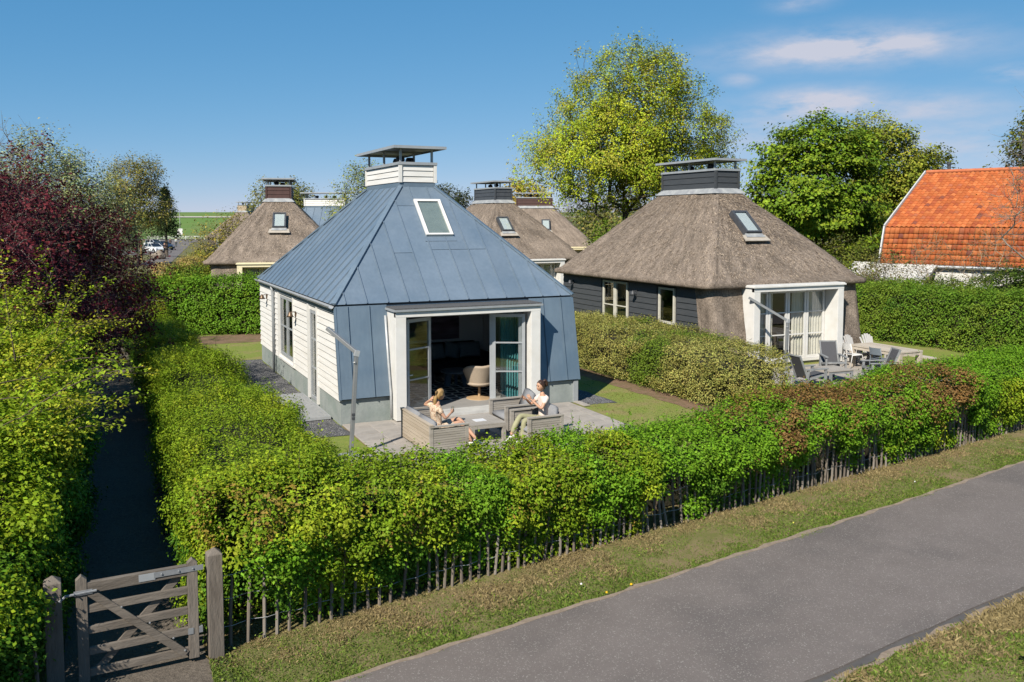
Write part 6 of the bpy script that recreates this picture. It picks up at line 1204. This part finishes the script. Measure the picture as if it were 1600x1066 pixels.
# blonde woman on the sofa, facing +x
y = -3.05
J1 = dict(pel=(1.38, y, .50), wst=(1.31, y, .65), chs=(1.32, y + .01, .86), nb=(1.36, y + .02, 1.02), nk=(1.39, y + .02, 1.07), hd=(1.44, y + .03, 1.20), sl=(1.30, y + .17, .95), el=(1.20, y + .40, .93), wl=(1.26, y + .20, 1.06), sr=(1.32, y - .16, .94), er=(1.45, y - .25, .72), wr=(1.63, y - .10, .80),
          hl=(1.42, y + .09, .47), kl=(1.86, y + .12, .58), cl=(1.92, y + .02, .36), al=(2.02, y - .04, .17), hr=(1.42, y - .09, .47), kr=(1.86, y - .06, .62), cr=(2.0, y + .0, .42), ar=(2.10, y + .05, .25))
J1['ar'] = (2.08, y - .20, .125); J1['cr'] = (1.98, y - .15, .34); J1['kr'] = (1.86, y - .10, .57)
J1['al'] = (2.16, y - .30, .19); J1['cl'] = (2.03, y - .12, .40); J1['kl'] = (1.88, y + .06, .62)
woman('blonde woman in a patterned beige dress on the garden sofa, ponytail, holding a glass', (0, 0, 0), J1, DRS, None, [(-.07, 0, .07), (-.12, 0, .05), (-.15, 0, -.04), (-.14, .01, -.14), (-.11, .02, -.24), (-.09, .02, -.30)], HAIRB, R(20), R(4), [((1.26, y + .20, 1.06), (.4, -.6, .6), (.6, .2, -.2), .6, 1), ((1.63, y - .10, .80), (.7, .3, .45), (-.1, .9, .1), .9, -1)], True, shoes_d=[(.85, -.45, -.2), (.9, -.4, 0)], leg_cover=.72)
gl = MB().lathe([(.03, 0), (.034, .03), (.036, .09), (.033, .09), (.031, .03), (.0, .008)], (1.70, -3.075, .83), 12).build('drinking_glass', GLASS); tag(gl, 'drinking glass in the hand of the blonde woman', 'glass')
ph_ = MB().box((3.40, -3.13, .60), (3.52, -3.06, .615)).build('sunglasses', DARK)
bpy.data.objects.remove(ph_)

# ------------------------------------------------------------------ furniture of the neighbouring garden
PALEW = mat('pale_wood_table', (.44, .385, .315), (.52, .46, .385), 6, .85, .3, 30, stretch=(3, .3, 1), c3=(.36, .31, .25), scale3=2)
dt = thing('garden_table', 'long pale wooden garden table with thick square legs on the right terrace', 'table', (17.85, -1.0, .035))
for i in range(6): MB().box((i * .176, 0, .70), (i * .176 + .168, 2.1, .745)).build('plank', PALEW, dt)
for x, yy in ((.07, .10), (.98, .10), (.07, 2.0), (.98, 2.0)): MB().box((x - .06, yy - .09, 0), (x + .06, yy + .09, .695)).build('leg', PALEW, dt)
MB().box((.14, .02, .60), (.91, .06, .695)).box((.14, 2.04, .60), (.91, 2.08, .695)).box((.02, .2, .60), (.06, 1.9, .695)).box((.99, .2, .60), (1.03, 1.9, .695)).build('apron', PALEW, dt)
be = thing('garden_bench', 'pale wooden bench on the far side of the long garden table', 'bench', (19.25, -.95, .035))
for i in range(2): MB().box((i * .19, 0, .42), (i * .19 + .18, 1.75, .46)).build('plank', PALEW, be)
for x, yy in ((.06, .08), (.31, .08), (.06, 1.67), (.31, 1.67)): MB().box((x - .05, yy - .05, 0), (x + .05, yy + .05, .415)).build('leg', PALEW, be)
PLAS = mat('pale_grey_plastic', (.52, .50, .48), (.46, .44, .42), 5, .5)
def adirondack(label, x, y, rz):
    r = thing('adirondack_chair', label, 'garden chair', (x, y, .035), rz, 'fan backed garden chairs')      # faces -y
    n = 6
    for i in range(n):
        t = (i - (n - 1) / 2) / ((n - 1) / 2); h = .95 - .12 * t * t; MB().prism([(t * .19 - .036, .30, .30), (t * .19 + .036, .30, .30), (t * .29 + .048, .58, h), (t * .29 - .048, .58, h)], (0, .02, .01)).build('back_slat', PLAS, r)
    for i in range(6): MB().beam((-.25, -.28 + i * .105, .37 - i * .018), (.25, -.28 + i * .105, .37 - i * .018), .09, .02).build('seat_slat', PLAS, r)
    for s in (-1, 1): MB().beam((s * .31, -.32, .55), (s * .31, .38, .53), .11, .02).build('armrest', PLAS, r); MB().beam((s * .28, -.27, 0), (s * .28, -.27, .54), .03, .09).build('leg', PLAS, r); MB().beam((s * .255, -.30, .36), (s * .255, .52, .0), .025, .10).build('side_rail', PLAS, r); MB().beam((s * .29, .30, .1), (s * .30, .36, .52), .03, .06).build('leg', PLAS, r)
    MB().beam((-.28, .42, .52), (.28, .42, .52), .03, .06).build('cross_rail', PLAS, r); return r
adirondack('fan backed pale grey garden chair behind the long table, the left one', 18.62, 1.42, R(6)).scale = (.86, .82, .98); adirondack('fan backed pale grey garden chair behind the long table, the right one', 19.38, 1.36, R(-5)).scale = (.86, .82, .98)
def cafe_chair(label, x, y, rz, m, ms):
    r = thing('cafe_chair', label, 'chair', (x, y, .035), rz)         # faces +x
    for s in (-1, 1): MB().tube([(-.27, s * .21, 0), (-.20, s * .215, .42), (-.19, s * .21, .50), (-.27, s * .20, .84)], .016, 8).build('leg', m, r, True); MB().tube([(.24, s * .22, 0), (.20, s * .215, .44), (.10, s * .215, .445), (-.20, s * .215, .44)], .016, 8).build('leg', m, r, True)
    V = []; Q = []
    for i in range(9):
        t = i / 8 * 2 - 1
        for z in (.60, .70, .83): V.append((-.225 - (z - .55) * .17 - .035 * (1 - t * t), t * .205, z))
    for i in range(8):
        for k in range(2): Q.append((i * 3 + k, (i + 1) * 3 + k, (i + 1) * 3 + k + 1, i * 3 + k + 1))
    MB().add(V, Q).add([(a - .012, b, c) for a, b, c in V], [q[::-1] for q in Q]).build('backrest', ms, r, True)
    for i in range(5): MB().beam((-.19, -.16 + i * .08, .455), (.21, -.16 + i * .08, .455), .07, .014).build('seat_slat', ms, r)
    return r
cafe_chair('white metal chair pushed up to the left side of the long table', 17.75, .82, R(-8), mat('white_metal', (.76, .75, .74), None, 4, .4), mat('white_metal', (.76, .75, .74)))
GBL = mat('blue_grey_metal', (.17, .20, .23), (.15, .18, .21), 4, .45)
cafe_chair('blue grey metal chair at the near end of the long table', 17.75, -.30, R(6), GBL, GBL)
SLING = mat('dark_sling', (.055, .056, .064), (.075, .076, .085), 60, .8); FRM = mat('grey_wood_frame', (.20, .21, .22), (.26, .27, .28), 6, .8, .2, 30)
def sling_chair(label, x, y, rz):
    r = thing('lounge_chair', label, 'lounge chair', (x, y, .035), rz, 'low lounge chairs with dark sling seats')     # faces -y
    for s in (-1, 1):
        MB().beam((s * .31, -.34, 0), (s * .31, -.34, .52), .05, .07).build('leg', FRM, r); MB().beam((s * .31, .34, 0), (s * .31, .28, .52), .05, .07).build('leg', FRM, r)
        MB().beam((s * .31, -.42, .54), (s * .31, .36, .54), .09, .03).build('armrest', FRM, r); MB().beam((s * .265, -.40, .36), (s * .265, .34, .22), .035, .06).build('side_rail', FRM, r); MB().beam((s * .265, .24, .20), (s * .265, .56, .96), .035, .055).build('back_post', FRM, r)
    MB().beam((-.26, -.40, .36), (.26, -.40, .36), .05, .05).build('front_rail', FRM, r); MB().beam((-.24, .555, .94), (.24, .555, .94), .03, .04).build('top_rail', FRM, r); MB().beam((-.29, .30, .16), (.29, .30, .16), .03, .05).build('cross_rail', FRM, r)
    MB().prism([(-.245, -.38, .385), (.245, -.38, .385), (.245, .27, .255), (-.245, .27, .255)], (0, 0, .01)).build('seat', SLING, r); MB().prism([(-.245, .265, .27), (.245, .265, .27), (.245, .545, .92), (-.245, .545, .92)], (0, .01, -.004)).build('backrest', SLING, r); return r
sling_chair('dark sling lounge chair facing the road, in front of the white porch doors', 16.45, .45, R(-28))
sling_chair('dark sling lounge chair seen from its side, before the long table', 16.75, -1.15, R(-112))
sling_chair('dark sling lounge chair half hidden by the speckled hedge', 14.0, -1.05, R(84))
l2 = thing('low_table', 'low grey slatted table between the three dark lounge chairs', 'low table', (14.75, -1.15, .035), R(-4))
for i in range(7): MB().box((i * .13, 0, .36), (i * .13 + .12, .9, .39)).build('slat', TEAK, l2)
for x, yy in ((.05, .05), (.85, .05), (.05, .85), (.85, .85)): MB().box((x - .035, yy - .035, 0), (x + .035, yy + .035, .356)).build('leg', FRM, l2)
MB().box((.09, .02, .29), (.81, .05, .356)).box((.09, .85, .29), (.81, .88, .356)).build('apron', FRM, l2)

# ------------------------------------------------------------------ the street in the distance
def car(label, loc, rz, paint, estate=.0):
    r = thing('parked_car', label, 'car', (*loc, .01), rz); P = mat('car_' + label[:5], paint, paint, 3, .3, spec=.6); GL = mat('car_glass', (.02, .025, .03), None, 3, .15, spec=.7)
    prof = [(-2.05, .30), (-2.08, .62), (-1.98, .86), (-1.55, .92), (-1.1, .96), (.95, .96), (1.9, .82), (2.08, .62), (2.05, .30)]; V = []; n = len(prof)
    for s, k in ((-1, .80), (-1, .86), (1, .86), (1, .80)): V += [(x, s * k, z) for x, z in prof]
    Q = [(j * n + i, j * n + i + 1, (j + 1) * n + i + 1, (j + 1) * n + i) for j in range(3) for i in range(n - 1)] + [(j * n, (j + 1) * n, (j + 1) * n + n - 1, j * n + n - 1) for j in range(3)]; Q += [list(range(n)), list(range(3 * n, 4 * n))[::-1]]
    MB().add(V, Q).build('body', P, r, bevel=.03)
    rp = [(-1.75 - .1 * estate, .95), (-1.35 - .25 * estate, 1.42), (.15, 1.46), (1.0, .95)]; V = []
    for s, k in ((-1, .80), (1, .80)): V += [(x, s * (k - (.14 if z > 1.2 else 0)), z) for x, z in rp]
    MB().add(V, [(0, 1, 2, 3), (7, 6, 5, 4), (1, 5, 6, 2)]).add(V, [(0, 4, 5, 1), (2, 6, 7, 3)]).build('window', GL, r); MB().prism([(-1.35 - .25 * estate, -.66, 1.425), (.15, -.66, 1.465), (.15, .66, 1.465), (-1.35 - .25 * estate, .66, 1.425)], (0, 0, .03)).build('roof', P, r)
    for x, y1_, x2, z2 in [(a, s, b, c) for s in (-1, 1) for a, b, c in ((1.0, .15, 1.46), (-.35, -.4, 1.45), (-1.75, -1.35 - .25 * estate, 1.42))]: MB().beam((x, y1_ * .81, .95), (x2, y1_ * .665, z2), .06, .05).build('pillar', P, r)
    for x in (-1.28, 1.3):
        for s in (-1, 1):
            w = MB().lathe([(0, -.1), (.3, -.1), (.32, -.06), (.32, .06), (.3, .1), (0, .1)], n=16).build('wheel', mat('tyre', (.02, .02, .02), None, 4, .9), r, True); w.matrix_local = Matrix.Translation((x, s * .78, .32)) @ Matrix.Rotation(R(90), 4, 'X'); MB().lathe([(0, -.105), (.19, -.105), (.2, 0), (.19, .105), (0, .105)], n=10).build('rim', STEEL, w)
    for s in (-1, 1): MB().box((2.0, s * .66 - .16, .60), (2.075, s * .66 + .12, .74)).build('headlight', mat('headlamp', (.7, .72, .75), None, 3, .2), r); MB().box((-2.09, s * .66 - .12, .66), (-2.0, s * .66 + .14, .80)).build('tail_light', mat('taillamp', (.45, .02, .02), None, 3, .2), r)
    MB().box((2.04, -.26, .40), (2.085, .26, .51)).build('number_plate', mat('plate', (.6, .5, .1)), r)
    return r
car('white car at the kerb nearest to the boulder', F(-54.6, 134), R(-65) + .0, (.72, .74, .76))
car('silver white car farther up the street', F(-64.2, 158), R(-55), (.70, .72, .74), .8)
car('dark blue car between the two pale parked cars', F(-58.4, 147), R(-60), (.03, .045, .08))
bo = thing('boulder', 'grey beige boulder on the verge beside the street', 'boulder', (*F(-45.4, 113), 0))
bo.scale = (.72, .72, .72)
bm = bmesh.new(); bmesh.ops.create_icosphere(bm, subdivisions=3, radius=1)
for v in bm.verts: v.co = Vector((v.co.x * 1.25, v.co.y * .9, v.co.z * .8 + .55)) * (1 + .13 * math.sin(5 * v.co.x + 2 * v.co.z) + .08 * math.sin(9 * v.co.y))
me = bpy.data.meshes.new('stone'); bm.to_mesh(me); bm.free(); put('stone', me, bo, mat('boulder_stone', (.30, .25, .20), (.20, .17, .14), 3, .95, .8, 6))
wpst = MB().lathe([(.16, 0), (.15, 1.2), (.15, 2.45), (.10, 2.55), (0, 2.56)], (*F(-46.0, 109), 0), 10).build('wooden_post', mat('post_wood', (.32, .22, .08), (.26, .18, .07), 6, .9)); tag(wpst, 'thick yellowish wooden post at the left side of the street', 'post')
def walker(label, loc, rz, top, leg, m_h=1.75):
    s = m_h / 1.75; p = thing('person', label, 'person', (*loc, 0), rz); J = {k: tuple(c * s for c in v) for k, v in dict(pel=(0, 0, .95, .13, .10), wst=(0, 0, 1.12, .12, .09), chs=(0, 0, 1.35, .15, .11), nk=(0, 0, 1.5, .055), hd=(0.01, 0, 1.63, .09), ht=(.0, 0, 1.70, .07), sl=(0, .18, 1.40, .06), el=(-.02, .24, 1.12, .045), wl=(.08, .24, .88, .035), sr=(0, -.18, 1.40, .06), er=(.02, -.24, 1.12, .045), wr=(.10, -.22, .90, .035), hl=(0, .09, .90, .10), kl=(.08, .10, .5, .065), al=(.02, .10, .08, .05), tl=(.16, .10, .04, .04), hr=(0, -.09, .90, .10), kr=(-.02, -.10, .5, .065), ar=(-.14, -.10, .08, .05), tr=(.0, -.10, .04, .04)).items()}
    E_ = [('pel', 'wst'), ('wst', 'chs'), ('chs', 'nk'), ('nk', 'hd'), ('hd', 'ht'), ('chs', 'sl'), ('sl', 'el'), ('el', 'wl'), ('chs', 'sr'), ('sr', 'er'), ('er', 'wr'), ('pel', 'hl'), ('hl', 'kl'), ('kl', 'al'), ('al', 'tl'), ('pel', 'hr'), ('hr', 'kr'), ('kr', 'ar'), ('ar', 'tr')]
    skin('body', J, E_, SKIN, p, 1)
    f = lambda ks, a: ({k: (*J[k][:3], *[r + a * s for r in J[k][3:]]) for k in ks}, [e for e in E_ if e[0] in ks and e[1] in ks])
    skin('jacket', *f(('pel', 'wst', 'chs', 'sl', 'el', 'wl', 'sr', 'er', 'wr'), .02), top, p, 1); skin('trousers', *f(('pel', 'hl', 'kl', 'al', 'hr', 'kr', 'ar'), .015), leg, p, 1)
    MB().ell((-.02 * s, 0, 1.68 * s), (.10 * s, .095 * s, .095 * s), 10, 8).build('hair', HAIRD, p, True); return p
walker('person in dark clothes walking down the middle of the street', F(-51.4, 130), R(60), mat('black_cloth', (.018, .018, .022)), MATS['black_cloth'])
walker('person in a pale jacket at the far end of the street', F(-62.3, 163), R(70), mat('pale_jacket', (.50, .56, .54)), mat('slate_cloth', (.06, .08, .09)))
walker('person in black beside the pale jacket at the far end of the street', F(-63.6, 163.5), R(70), MATS['black_cloth'], MATS['black_cloth'], 1.6)
pf = thing('post_fence', 'low white rail fence at the foot of the green dike', 'fence', (*F(-92, 222), 0), -YAW)
for i in range(25): MB().box((i * 2.4 - .06, -.06, 0), (i * 2.4 + .06, .06, 1.0)).build('fence_post', WHITE, pf)
for z in (.5, .92): MB().box((0, -.08, z - .06), (58, -.061, z + .06)).build('rail', WHITE, pf)
sg = thing('sign_post', 'white information board on a pole before the dike', 'sign', (*F(-78.5, 208), 0), -YAW); MB().lathe([(.07, 0), (.07, 7.0), (0, 7.0)], n=8).build('pole', STEEL, sg); MB().box((-.6, -.08, 1.6), (.6, -.072, 3.0)).build('board', WHITE, sg)
